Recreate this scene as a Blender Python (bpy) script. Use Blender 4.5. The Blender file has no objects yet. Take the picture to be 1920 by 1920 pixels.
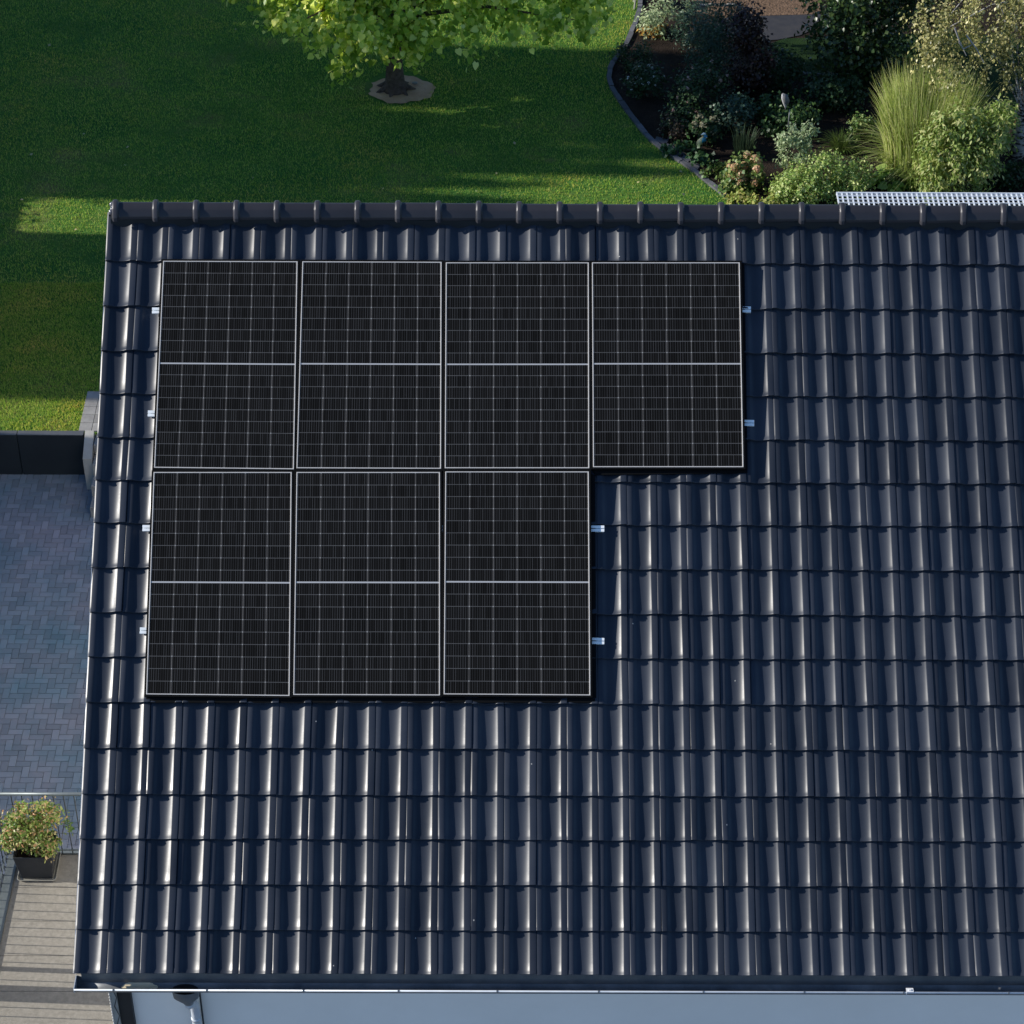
import bpy, math, random
import numpy as np
from mathutils import Vector, Matrix
R = math.radians
rng = np.random.default_rng(7)
random.seed(7)
S = bpy.context.scene
COL = S.collection

# ------------------------------------------------------------------ camera
CAM = np.array([4.05387503, -14.6738469, 23.2792245])
YAW, PIT, ROLL, FPX = 0.00426719517, 0.698408788, 0.00665600872, 4478.59217
_f = np.array([math.sin(YAW)*math.cos(PIT), math.cos(YAW)*math.cos(PIT), -math.sin(PIT)])
_r0 = np.array([math.cos(YAW), -math.sin(YAW), 0.0]); _u0 = np.cross(_r0, _f)
_r = math.cos(ROLL)*_r0 + math.sin(ROLL)*_u0
_u = np.cross(_r, _f)
cd = bpy.data.cameras.new('camera'); cam = bpy.data.objects.new('camera', cd); COL.objects.link(cam)
cd.sensor_width = 36.0; cd.lens = 36.0*FPX/1920.0; cd.clip_start = 0.5; cd.clip_end = 2000
M = Matrix.Identity(4)
for i in range(3):
    M[i][0] = _r[i]; M[i][1] = _u[i]; M[i][2] = -_f[i]; M[i][3] = CAM[i]
cam.matrix_world = M
S.camera = cam
S.render.resolution_x = 1024; S.render.resolution_y = 1024

# ------------------------------------------------------------------ light
SUN_E, SUN_A = 25.0, 2.5        # elevation; degrees the sun stands behind the ridge line (seen from the left, -X)
sv = Vector((-math.cos(R(SUN_E))*math.cos(R(SUN_A)), math.cos(R(SUN_E))*math.sin(R(SUN_A)), math.sin(R(SUN_E))))
w = bpy.data.worlds.new('World'); S.world = w; w.use_nodes = True
nt = w.node_tree; bg = nt.nodes['Background']
sky = nt.nodes.new('ShaderNodeTexSky'); sky.sky_type = 'NISHITA'; sky.sun_disc = False
sky.sun_elevation = R(SUN_E); sky.sun_rotation = R(270+SUN_A)
sky.air_density = 1.0; sky.dust_density = 0.2; sky.ozone_density = 6.0
nt.links.new(sky.outputs[0], bg.inputs[0]); bg.inputs[1].default_value = 0.118
sl = bpy.data.lights.new('sun', 'SUN'); sl.energy = 5.0; sl.angle = R(0.55); sl.color = (1.0, 0.95, 0.87)
so = bpy.data.objects.new('sun', sl); COL.objects.link(so)
so.rotation_euler = (-sv).to_track_quat('-Z', 'Y').to_euler(); so.location = (-20, 0, 30)
S.view_settings.view_transform = 'Standard'; S.view_settings.look = 'None'
S.view_settings.exposure = 0.4; S.view_settings.gamma = 1.0
S.cycles.max_bounces = 6

# ------------------------------------------------------------------ helpers
def ray(x, y):
    return _f + _r*(x-960)/FPX + _u*(960-y)/FPX
def GZ(x, y, z):                 # point of the level z seen at photo pixel x, y
    d = ray(x, y); t = (z-CAM[2])/d[2]; return CAM + t*d
def GY(x, y, Y):
    d = ray(x, y); t = (Y-CAM[1])/d[1]; return CAM + t*d
PR = R(36.5); ZE = 5.2; SL = 7.624
NR = np.array([0, -math.sin(PR), math.cos(PR)]); UR = np.array([0, math.cos(PR), math.sin(PR)])
def RP(x, s, h=0.0):
    return np.array([x, 0, ZE]) + UR*s + NR*h
def GR(x, y, h=0.0):             # roof coordinates (x, s)
    d = ray(x, y); P0 = RP(0, 0, h); t = ((P0-CAM) @ NR)/(d @ NR); P = CAM + t*d
    return P[0], float((P-np.array([0, 0, ZE])) @ UR)

def mesh_obj(name, verts, faces, mat=None, parent=None, smooth=False, uvs=None):
    me = bpy.data.meshes.new(name)
    me.from_pydata([tuple(map(float, v)) for v in verts], [], faces)
    if smooth: me.polygons.foreach_set('use_smooth', [True]*len(me.polygons))
    if uvs is not None:
        ul = me.uv_layers.new(name='UVMap'); ul.data.foreach_set('uv', np.asarray(uvs, dtype=np.float32).ravel())
    if mat: me.materials.append(mat)
    me.update()
    o = bpy.data.objects.new(name, me); COL.objects.link(o)
    if parent:
        o.parent = parent; o.matrix_parent_inverse = parent_world(parent).inverted()
    return o
def parent_world(p):
    m = p.matrix_basis.copy()
    while p.parent: 
        m = p.parent.matrix_basis @ p.matrix_parent_inverse @ m; p = p.parent
    return m
def np_obj(name, V, F, mat=None, parent=None, smooth=False):   # V (n,3), F (m,k) numpy
    me = bpy.data.meshes.new(name)
    n, (m, k) = len(V), F.shape
    me.vertices.add(n); me.vertices.foreach_set('co', V.astype(np.float32).ravel())
    me.loops.add(m*k); me.loops.foreach_set('vertex_index', F.astype(np.int32).ravel())
    me.polygons.add(m); me.polygons.foreach_set('loop_start', np.arange(0, m*k, k, dtype=np.int32))
    me.polygons.foreach_set('loop_total', np.full(m, k, dtype=np.int32))
    if smooth: me.polygons.foreach_set('use_smooth', np.ones(m, dtype=bool))
    if mat: me.materials.append(mat)
    me.update(calc_edges=True); me.validate()
    o = bpy.data.objects.new(name, me); COL.objects.link(o)
    if parent:
        o.parent = parent; o.matrix_parent_inverse = parent_world(parent).inverted()
    return o
def tag(o, label=None, cat=None, group=None, kind=None):
    if label: o['label'] = label
    if cat: o['category'] = cat
    if group: o['group'] = group
    if kind: o['kind'] = kind
    return o
def thing(name, label, cat, loc=(0, 0, 0), rz=0.0, group=None):
    o = bpy.data.objects.new(name, None); COL.objects.link(o)
    o.location = tuple(map(float, loc)); o.rotation_euler = (0, 0, rz); o.empty_display_size = 0.1
    return tag(o, label, cat, group)

class MB:
    def __init__(s): s.v = []; s.f = []
    def add(s, vs, fs):
        b = len(s.v); s.v += [tuple(map(float, v)) for v in vs]; s.f += [tuple(b+i for i in f) for f in fs]
    def hexa(s, p):              # 8 points: bottom 4 ccw, top 4 ccw
        s.add(p, [(3, 2, 1, 0), (4, 5, 6, 7), (0, 1, 5, 4), (1, 2, 6, 5), (2, 3, 7, 6), (3, 0, 4, 7)])
    def box(s, x0, x1, y0, y1, z0, z1):
        s.hexa([(x0, y0, z0), (x1, y0, z0), (x1, y1, z0), (x0, y1, z0), (x0, y0, z1), (x1, y0, z1), (x1, y1, z1), (x0, y1, z1)])
    def bbox(s, x0, x1, y0, y1, z0, z1, b=0.005):   # box with chamfered top edges
        s.add([(x0, y0, z0), (x1, y0, z0), (x1, y1, z0), (x0, y1, z0),
               (x0, y0, z1-b), (x1, y0, z1-b), (x1, y1, z1-b), (x0, y1, z1-b),
               (x0+b, y0+b, z1), (x1-b, y0+b, z1), (x1-b, y1-b, z1), (x0+b, y1-b, z1)],
              [(0, 1, 5, 4), (1, 2, 6, 5), (2, 3, 7, 6), (3, 0, 4, 7), (4, 5, 9, 8), (5, 6, 10, 9), (6, 7, 11, 10), (7, 4, 8, 11), (8, 9, 10, 11), (3, 2, 1, 0)])
    def tube(s, pts, r, n=8, cap=True):
        pts = [Vector(p) for p in pts]; rs = r if hasattr(r, '__len__') else [r]*len(pts)
        rings = []
        for i, p in enumerate(pts):
            d = (pts[min(i+1, len(pts)-1)]-pts[max(i-1, 0)]).normalized()
            a = d.cross(Vector((0, 0, 1)))
            if a.length < 1e-3: a = Vector((1, 0, 0))
            a.normalize(); b = d.cross(a)
            rings.append([p + (a*math.cos(2*math.pi*k/n)+b*math.sin(2*math.pi*k/n))*rs[i] for k in range(n)])
        base = len(s.v)
        for q in rings: s.v += [tuple(x) for x in q]
        for i in range(len(rings)-1):
            for k in range(n):
                s.f.append((base+i*n+k, base+i*n+(k+1) % n, base+(i+1)*n+(k+1) % n, base+(i+1)*n+k))
        if cap:
            s.f.append(tuple(base+k for k in range(n))[::-1]); s.f.append(tuple(base+(len(rings)-1)*n+k for k in range(n)))
    def ball(s, c, r, n=8, m=6, sc=(1, 1, 1)):
        base = len(s.v)
        for i in range(m+1):
            t = math.pi*i/m
            for k in range(n):
                a = 2*math.pi*k/n
                s.v.append((c[0]+r*sc[0]*math.sin(t)*math.cos(a), c[1]+r*sc[1]*math.sin(t)*math.sin(a), c[2]+r*sc[2]*math.cos(t)))
        for i in range(m):
            for k in range(n):
                s.f.append((base+i*n+k, base+(i+1)*n+k, base+(i+1)*n+(k+1) % n, base+i*n+(k+1) % n))
    def obj(s, name, mat, parent=None, smooth=False):
        return mesh_obj(name, s.v, s.f, mat, parent, smooth)

# ------------------------------------------------------------------ materials
def mat(name, col, rough=0.6, spec=0.5, metal=0.0, coat=0.0):
    m = bpy.data.materials.new(name); m.use_nodes = True
    b = m.node_tree.nodes['Principled BSDF']
    b.inputs['Base Color'].default_value = (*col, 1); b.inputs['Roughness'].default_value = rough
    b.inputs['Specular IOR Level'].default_value = spec; b.inputs['Metallic'].default_value = metal
    b.inputs['Coat Weight'].default_value = coat
    return m
class NT:
    def __init__(s, m): s.t = m.node_tree; s.b = s.t.nodes['Principled BSDF']
    def n(s, k, **kw):
        q = s.t.nodes.new('ShaderNode'+k)
        for a, v in kw.items(): setattr(q, a, v)
        return q
    def l(s, a, b): s.t.links.new(a, b)
    def math(s, op, a, b=None, c=None):
        q = s.n('Math', operation=op)
        for i, v in enumerate((a, b, c)):
            if v is None: continue
            if isinstance(v, (int, float)): q.inputs[i].default_value = v
            else: s.l(v, q.inputs[i])
        return q.outputs[0]
    def ramp(s, fac, stops):
        q = s.n('ValToRGB'); e = q.color_ramp.elements
        while len(e) > 1: e.remove(e[-1])
        e[0].position = stops[0][0]; e[0].color = (*stops[0][1], 1)
        for p, c in stops[1:]:
            k = e.new(p); k.color = (*c, 1)
        s.l(fac, q.inputs[0]); return q.outputs[0]
    def noise(s, scale, detail=4, rough=0.6, vec=None, out='Fac'):
        q = s.n('TexNoise'); q.inputs['Scale'].default_value = scale; q.inputs['Detail'].default_value = detail
        q.inputs['Roughness'].default_value = rough
        if vec is not None: s.l(vec, q.inputs['Vector'])
        return q.outputs[out]
    def obj(s): return s.n('TexCoord').outputs['Object']
    def geo(s): return s.n('NewGeometry').outputs['Position']
    def mix(s, fac, a, b, mode='MIX'):
        q = s.n('Mix', data_type='RGBA', blend_type=mode)
        for i, v in ((0, fac), (6, a), (7, b)):
            if isinstance(v, (int, float)): q.inputs[i].default_value = v
            elif isinstance(v, tuple): q.inputs[i].default_value = (*v, 1)
            else: s.l(v, q.inputs[i])
        return q.outputs[2]
    def bump(s, h, strength=0.3, dist=0.01):
        q = s.n('Bump'); q.inputs['Strength'].default_value = strength; q.inputs['Distance'].default_value = dist
        s.l(h, q.inputs['Height']); s.l(q.outputs[0], s.b.inputs['Normal'])
def noisy(name, c1, c2, scale=8, rough=0.7, bump=0.2, bdist=0.005, spec=0.4, metal=0.0, detail=5, island=0.0, fine=None):
    m = mat(name, c1, rough, spec, metal); N = NT(m)
    P = N.geo(); f = N.noise(scale, detail, 0.65, P)
    c = N.ramp(f, [(0.3, c1), (0.7, c2)])
    if island:
        g = N.n('NewGeometry'); v = N.math('MULTIPLY_ADD', g.outputs['Random Per Island'], island, 1-island/2)
        h = N.n('HueSaturation'); N.l(v, h.inputs['Value']); N.l(c, h.inputs['Color']); c = h.outputs[0]
    N.l(c, N.b.inputs['Base Color'])
    f2 = N.noise(fine or scale*9, 3, 0.6, P)
    if bump: N.bump(f2, bump, bdist)
    return m

def leaf_mat(name, stops, trans=0.35, rough=0.45, spec=0.4, tr_gain=1.6):
    m = mat(name, stops[0][1], rough, spec); N = NT(m)
    g = N.n('NewGeometry'); c = N.ramp(g.outputs['Random Per Island'], stops)
    N.l(c, N.b.inputs['Base Color'])
    t = N.n('BsdfTranslucent'); h = N.n('HueSaturation'); h.inputs['Value'].default_value = tr_gain; h.inputs['Hue'].default_value = 0.485
    N.l(c, h.inputs['Color']); N.l(h.outputs[0], t.inputs[0])
    ms = N.n('MixShader'); ms.inputs[0].default_value = trans
    N.l(N.b.outputs[0], ms.inputs[1]); N.l(t.outputs[0], ms.inputs[2])
    N.l(ms.outputs[0], m.node_tree.nodes['Material Output'].inputs[0])
    return m
def ev(*cols):                    # even colour stops
    return [(i/max(1, len(cols)-1), c) for i, c in enumerate(cols)]

# glazed tile
def tile_material(c1=(0.018, 0.023, 0.034), c2=(0.028, 0.033, 0.044)):
    m = mat('glazed_tile', (0.03, 0.031, 0.036), 0.3, 0.36, 0, 0.0); N = NT(m)
    g = N.n('NewGeometry'); P = g.outputs['Position']
    f = N.noise(1.6, 4, 0.6, P); f2 = N.noise(60, 3, 0.6, P)
    c = N.ramp(f, [(0.3, c1), (0.7, c2)])
    v = N.math('MULTIPLY_ADD', g.outputs['Random Per Island'], 0.5, 0.76)
    h = N.n('HueSaturation'); N.l(v, h.inputs['Value']); N.l(c, h.inputs['Color'])
    # sparse pale specks (droppings, pollen)
    vo = N.n('TexVoronoi'); vo.inputs['Scale'].default_value = 9; N.l(P, vo.inputs['Vector'])
    sp = N.math('LESS_THAN', vo.outputs['Distance'], 0.06)
    rn = N.n('SeparateColor'); N.l(vo.outputs['Color'], rn.inputs[0])
    sp = N.math('MULTIPLY', sp, N.math('GREATER_THAN', rn.outputs[0], 0.965))
    c = N.mix(sp, h.outputs[0], (0.35, 0.34, 0.32)); N.l(c, N.b.inputs['Base Color'])
    rr = N.math('MULTIPLY_ADD', f2, 0.08, 0.225); rr = N.math('MULTIPLY_ADD', N.noise(3, 3, 0.6, P), 0.12, rr); rr = N.math('MULTIPLY_ADD', g.outputs['Random Per Island'], 0.09, rr)
    N.l(rr, N.b.inputs['Roughness']); N.b.inputs['Coat Roughness'].default_value = 0.16
    N.bump(N.noise(7, 3, 0.5, P), 0.12, 0.004)
    return m
M_TILE = tile_material()
M_CAP = tile_material((0.027, 0.027, 0.032), (0.040, 0.038, 0.044))
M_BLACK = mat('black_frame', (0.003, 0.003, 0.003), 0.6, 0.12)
M_TRIM = noisy('silver_trim', (0.52, 0.49, 0.45), (0.60, 0.57, 0.53), 6, 0.45, 0, metal=0.0)
M_ALU = noisy('bright_aluminium', (0.80, 0.84, 0.84), (0.88, 0.90, 0.90), 20, 0.4, 0.05, metal=0.0)
M_ZINC = noisy('zinc', (0.10, 0.12, 0.14), (0.17, 0.19, 0.21), 5, 0.42, 0.1, 0.002, 0.5, 0.35)
M_ZINC_L = noisy('zinc_bead', (0.48, 0.52, 0.58), (0.60, 0.64, 0.68), 6, 0.35, 0.05, 0.002, 0.5, 0.2)
M_STEEL = noisy('galvanised_steel', (0.11, 0.13, 0.135), (0.17, 0.19, 0.19), 12, 0.45, 0.1, 0.002, 0.5, 0.3)
M_BALUSTER = mat('baluster_steel', (0.05, 0.06, 0.065), 0.4, 0.5, 0.3)
M_WALL = noisy('white_render', (0.86, 0.82, 0.77), (0.92, 0.88, 0.83), 1.2, 0.85, 0.25, 0.002, 0.2, fine=180)
M_BEIGE = noisy('beige_board', (0.34, 0.33, 0.30), (0.42, 0.41, 0.38), 6, 0.8, 0.1)
M_ANTH = noisy('anthracite', (0.010, 0.014, 0.018), (0.016, 0.022, 0.026), 3, 0.55, 0.05)

# ------------------------------------------------------------------ setting
ZL = 0.75
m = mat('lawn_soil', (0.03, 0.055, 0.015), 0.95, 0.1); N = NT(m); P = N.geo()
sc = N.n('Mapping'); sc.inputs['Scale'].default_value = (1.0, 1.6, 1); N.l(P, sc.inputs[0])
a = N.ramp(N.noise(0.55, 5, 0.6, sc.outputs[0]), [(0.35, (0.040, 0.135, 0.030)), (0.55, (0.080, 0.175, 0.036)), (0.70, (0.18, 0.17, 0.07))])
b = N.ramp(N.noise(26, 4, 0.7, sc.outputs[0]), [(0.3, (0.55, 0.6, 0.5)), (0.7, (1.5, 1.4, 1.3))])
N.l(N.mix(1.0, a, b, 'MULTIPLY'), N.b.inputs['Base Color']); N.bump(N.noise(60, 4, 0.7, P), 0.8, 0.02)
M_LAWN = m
M_SOIL = noisy('bed_soil', (0.012, 0.009, 0.007), (0.040, 0.028, 0.021), 3, 0.95, 0.9, 0.03, 0.1, fine=30)
M_MULCH = noisy('bark_mulch', (0.10, 0.065, 0.04), (0.22, 0.14, 0.09), 9, 0.95, 1.0, 0.03, 0.1, fine=22)
M_TERR = noisy('far_ground', (0.10, 0.11, 0.12), (0.15, 0.155, 0.165), 0.3, 0.95, 0.3)
M_PAVE = noisy('concrete_paver', (0.105, 0.200, 0.240), (0.31, 0.275, 0.30), 0.45, 0.72, 0.35, 0.003, 0.4, island=0.34)
M_JOINT = noisy('joint_sand', (0.10, 0.11, 0.12), (0.13, 0.14, 0.15), 6, 0.95, 0.2)
M_STONE = noisy('pale_stone', (0.20, 0.19, 0.18), (0.30, 0.29, 0.27), 4, 0.85, 0.4, 0.004, island=0.3)
M_KERB = noisy('kerb_stone', (0.07, 0.075, 0.09), (0.13, 0.13, 0.14), 4, 0.85, 0.5, 0.006, island=0.5)
M_SLAB = noisy('terrace_slab', (0.180, 0.166, 0.140), (0.265, 0.245, 0.208), 22, 0.85, 0.4, 0.003, fine=150)

mesh_obj('ground', [(-400, -400, -.05), (400, -400, -.05), (400, 600, -.05), (-400, 600, -.05)], [(0, 1, 2, 3)], M_TERR)['kind'] = 'structure'
mb = MB(); mb.box(-60, 60, 13.99, 120, -.04, ZL); mb.obj('lawn', M_LAWN)['kind'] = 'structure'

# herringbone patio, every paver an island of the one paved sheet
V = []; F = []
wu = 0.10; g = 0.0025
mb = MB()
for ix in range(-64, 6):
    for iy in range(0, 82):
        r = (ix-iy) % 4
        if r == 0: dx, dy = 2, 1
        elif r == 3: dx, dy = 1, 2
        else: continue
        x0 = ix*wu; y0 = 5.8+iy*wu
        if y0 > 13.98: continue
        zz = random.uniform(-0.0015, 0.0015)
        mb.bbox(x0+g, x0+dx*wu-g, y0+g, y0+dy*wu-g, -0.045, 0.0+zz, 0.004)
mb.obj('patio', M_PAVE)['kind'] = 'structure'
mesh_obj('patio_bedding', [(-30, 4, -.012), (1, 4, -.012), (1, 13.95, -.012), (-30, 13.95, -.012)], [(0, 1, 2, 3)], M_JOINT)['kind'] = 'structure'

# garden bed right of the lawn: soil sheet following the kerb line
kerb_px = [(1206, -30), (1196, 30), (1172, 88), (1150, 118), (1141, 150), (1160, 186), (1190, 228), (1218, 262), (1252, 288), (1285, 310), (1318, 335), (1350, 360), (1392, 392)]
KP = [GZ(x, y, ZL) for x, y in kerb_px]
bed = [tuple(p[:2]) for p in KP] + [(9.2, 19.4), (9.2, 15), (26, 15), (26, 34), (7, 34)]
mesh_obj('flower_bed_soil', [(x, y, ZL+.012) for x, y in bed], [tuple(range(len(bed)))], M_SOIL)['kind'] = 'structure'
# small lawn behind the bed, mulch and dark path at the top
def sheet(name, px, z, m):
    o = mesh_obj(name, [tuple(GZ(x, y, z)) for x, y in px], [tuple(range(len(px)))], m); o['kind'] = 'structure'; return o
M_LAWN2 = noisy('shade_toned_grass', (.012, .030, .008), (.022, .045, .012), 3, .95, .8, .02, .1, fine=50)  # grass colour darkened to paint shade on the back lawn
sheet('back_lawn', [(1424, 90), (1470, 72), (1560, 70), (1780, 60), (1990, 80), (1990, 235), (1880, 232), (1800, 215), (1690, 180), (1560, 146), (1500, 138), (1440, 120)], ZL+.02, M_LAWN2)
sheet('mulch', [(1290, -30), (1530, -30), (1540, 26), (1400, 30), (1350, 34), (1300, 20)], ZL+.03, M_MULCH)
sheet('path', [(1345, 34), (1400, 30), (1540, 26), (1530, 52), (1500, 66), (1460, 74), (1400, 78), (1340, 60)], ZL+.026, noisy('shade_dark_path', (0.025, 0.025, 0.03), (0.045, 0.042, 0.042), 5, 0.8, 0.4))  # path colour darkened to stand for the shade over it

# lawn kerb: stones in a row, one thing
def catmull(P, n=6):
    out = []
    for i in range(len(P)-1):
        p0, p1, p2, p3 = P[max(i-1, 0)], P[i], P[i+1], P[min(i+2, len(P)-1)]
        for k in range(n):
            t = k/n
            out.append(0.5*((2*p1)+(-p0+p2)*t+(2*p0-5*p1+4*p2-p3)*t*t+(-p0+3*p1-3*p2+p3)*t**3))
    out.append(P[-1]); return out
def kerb(name, P, wd, mtl, label, hgt=0.05, step=0.3):
    P = catmull([np.array(p) for p in P], 8)
    L = [0]; 
    for i in range(1, len(P)): L.append(L[-1]+np.linalg.norm(P[i][:2]-P[i-1][:2]))
    L = np.array(L); A = np.array(P); mb = MB(); s = 0
    while s < L[-1]-0.05:
        e = min(s+step*random.uniform(.8, 1.1), L[-1])
        a = np.array([np.interp(s+.004, L, A[:, k]) for k in range(2)]); b = np.array([np.interp(e-.004, L, A[:, k]) for k in range(2)])
        d = (b-a)/np.linalg.norm(b-a); n = np.array([d[1], -d[0]]); ww = wd*random.uniform(.9, 1.15); z0 = ZL-.02; z1 = ZL+hgt*random.uniform(.85, 1.1)
        o = n*random.uniform(-.008, .008)
        q = [a-n*ww/2+o, b-n*ww/2+o, b+n*ww/2+o, a+n*ww/2+o]
        mb.hexa([(*p, z0) for p in q][::-1]+[(*p, z1) for p in q][::-1]); s = e
    return tag(mb.obj(name, mtl), label, 'kerb')
kerb('lawn_edging', KP, 0.09, M_KERB, 'curved grey stone edging between the main lawn and the flower bed')
kerb('path_edging', [GZ(x, y, ZL) for x, y in [(1428, 122), (1500, 139), (1560, 150), (1612, 160)]], 0.06, M_KERB, 'short pale edging at the dark back lawn beyond the bed', 0.07)
# flat slabs widening the edging
mb = MB()
for (x, y), rz in [((1236, 268), .5), ((1250, 280), .6), ((1266, 292), .5), ((1282, 302), .7), ((1296, 314), .6)]:
    c = GZ(x+4, y-2, ZL); w2, h2 = .12, .09; q = []
    for sx, sy in ((-1, -1), (1, -1), (1, 1), (-1, 1)):
        q.append((c[0]+sx*w2*math.cos(rz)+sy*h2*math.sin(rz)*.6, c[1]-sx*w2*math.sin(rz)+sy*h2*math.cos(rz)))
    mb.hexa([(*p, ZL) for p in q]+[(*p, ZL+.035) for p in q])
tag(mb.obj('stepping_stones', M_KERB), 'flat blue grey slabs widening the curved edging of the flower bed', 'slabs')

# ------------------------------------------------------------------ lawn blades (uncountable: one object)
def blades(name, pts, h, wd, mtl, lean=0.6):
    n = len(pts); a = rng.uniform(0, 2*np.pi, n); d = np.stack([np.cos(a), np.sin(a), np.zeros(n)], 1)
    b = rng.uniform(0, 2*np.pi, n); e = np.stack([np.cos(b), np.sin(b), np.zeros(n)], 1)
    hh = h*rng.uniform(.5, 1.2, n)
    tip = pts + e*(hh*lean)[:, None]*rng.uniform(.2, 1, n)[:, None]; tip[:, 2] += hh
    V = np.stack([pts-d*wd/2, pts+d*wd/2, tip], 1).reshape(-1, 3)
    return np_obj(name, V, np.arange(3*n).reshape(-1, 3), mtl)
M_BLADE = leaf_mat('grass_blade', ev((0.139, 0.296, 0.045), (0.258, 0.435, 0.060), (0.431, 0.540, 0.091), (0.647, 0.575, 0.182)), 0.3, 0.5, 0.25, 1.4)
KX = np.array([p[0] for p in KP]); KY = np.array([p[1] for p in KP])
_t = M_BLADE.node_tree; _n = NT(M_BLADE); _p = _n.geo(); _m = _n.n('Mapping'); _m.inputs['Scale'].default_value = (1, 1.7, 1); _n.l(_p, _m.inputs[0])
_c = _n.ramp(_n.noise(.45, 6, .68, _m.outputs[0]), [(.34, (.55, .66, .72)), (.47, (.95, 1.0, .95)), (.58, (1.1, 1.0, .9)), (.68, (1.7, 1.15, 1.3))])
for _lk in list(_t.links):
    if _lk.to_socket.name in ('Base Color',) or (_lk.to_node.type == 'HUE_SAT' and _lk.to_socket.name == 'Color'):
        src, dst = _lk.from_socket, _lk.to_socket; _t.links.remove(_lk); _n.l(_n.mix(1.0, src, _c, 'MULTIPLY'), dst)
def lawn_pts(n, x0, x1, y0, y1):
    x = rng.uniform(x0, x1, n); y = rng.uniform(y0, y1, n)
    o = np.argsort(KY); lim = np.interp(y, KY[o], KX[o])-.05
    k = (x < lim) & ~(((x-2.05)**2+((y-24.4))**2) < .62**2)
    k &= ~((x > -2.44) & (y < 15.0))
    x, y = x[k], y[k]; return np.stack([x, y, np.full(len(x), ZL)], 1)
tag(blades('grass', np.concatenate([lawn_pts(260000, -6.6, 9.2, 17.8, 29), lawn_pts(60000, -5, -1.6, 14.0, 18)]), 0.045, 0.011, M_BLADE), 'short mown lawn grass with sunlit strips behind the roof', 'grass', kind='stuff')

# ------------------------------------------------------------------ house
house = thing('house', 'house with dark glazed tiled roof and white rendered wall', 'house', (6, 6, 0))
XR = 13.5
RS = [0, .41, .842, 1.278, 1.706, 2.16, 2.607, 3.059, 3.503, 3.957, 4.41, 4.849, 5.293, 5.752, 6.209, 6.682, 7.165]   # measured foot of every course
RS = [s-.02 for s in RS]
cols = [(-0.03+.315*i, .315) for i in range(14)]
while cols[-1][0]+cols[-1][1] < XR: cols.append((cols[-1][0]+cols[-1][1], .30))
prof = [(-.03, -.009, 1), (0, -.003, 1), (.02, 0, 1), (.12, -.001, 1), (.16, -.002, 1), (.20, -.008, 1), (.25, -.0195, 1), (.30, -.0285, 1), (.35, -.0328, 1), (.41, -.0350, 1), (.47, -.0352, 1),
        (.53, -.0335, 1), (.59, -.0290, 1), (.64, -.0236, 1), (.69, -.0168, 1), (.73, -.0102, 1), (.757, -.0050, 1), (.776, -.0012, 1), (.790, .0012, 1), (.812, .0025, 1), (.90, .0030, 1), (.975, .0030, 1), (.988, .0018, 1), (.992, -.010, 1)]
PX = np.array([p[0] for p in prof]); PZ = np.array([p[1] for p in prof])
V = []; F = []
tl = np.array([0, .004, .012, .045, .10, .25, .5, .75, 1.0])
for r, s0 in enumerate(RS):
    s1 = (RS[r+1] if r+1 < len(RS) else SL)+.06
    for ci, (x0, wd) in enumerate(cols):
        base = len(V); jx, jr, jh, jt = random.gauss(0, .0016), random.gauss(0, .0034), random.gauss(0, .0018), random.gauss(0, .009)
        js = random.gauss(0, .002)
        # lip below the foot edge, then rows from foot to head
        rows = [(s0+js+.004, -.048, 1.0, 0)] + [(s0+js+(s1-s0)*t + (0.0 if k else 0), 0, 1, 1) for k, t in enumerate(tl)]
        for k, (s, dz, sc_, on) in enumerate(rows):
            t = 0 if k == 0 else tl[k-1]
            amp = 1.08-.30*t                      # the wave flattens towards the head
            rnd = -.004 if k == 1 else (-.0008 if k == 2 else 0)
            for px_, pz_ in zip(PX, PZ):
                x = x0 + jx + px_*wd + jr*(t-.5)
                h = .043 + .038*(1-t) + .012*max(0, 1-t/.10)**1.5 + pz_*amp + dz + rnd + jh + jt*(px_-.5)
                V.append(RP(x, s, h))
        nP = len(PX)
        for k in range(len(rows)-1):
            for j in range(nP-1):
                a = base+k*nP+j; F.append((a, a+1, a+nP+1, a+nP))
V = np.array(V); F = np.array(F)
roof = np_obj('roof', V, F, M_TILE, house, True)
m4 = Matrix.Translation((13.0, 12.26, 0)) @ Matrix.Rotation(math.pi, 4, 'Z')
roof2 = np_obj('roof', np.array([(cols[-1][0]+cols[-1][1]-.03-v[0], 2*SL*math.cos(PR)-v[1], v[2]) for v in V[:]]), F, M_TILE, house, True)
# roof deck (battens board) under the tiles, verge flashing
RY = SL*math.cos(PR); RZ = ZE+SL*math.sin(PR)
mb = MB()
for sgn, y0, y1 in ((1, .0, RY), (-1, 2*RY, RY)):
    mb.add([(.02, y0, ZE-.06), (13.3, y0, ZE-.06), (13.3, y1, RZ-.06), (.02, y1, RZ-.06), (.02, y0, ZE-.0), (13.3, y0, ZE-.0), (13.3, y1, RZ-.0), (.02, y1, RZ-.0)],
           [(3, 2, 1, 0), (4, 5, 6, 7), (0, 1, 5, 4), (1, 2, 6, 5), (2, 3, 7, 6), (3, 0, 4, 7)])
mb.obj('roof_deck', M_ANTH, house)
mb = MB()
mb.hexa([RP(-.043, -.02, -.10), RP(-.038, -.02, -.10), RP(-.038, SL, -.10), RP(-.043, SL, -.10), RP(-.043, -.02, .040), RP(-.038, -.02, .040), RP(-.038, SL, .040), RP(-.043, SL, .040)])
mb.obj('verge_flashing', M_ZINC_L, house)
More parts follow.
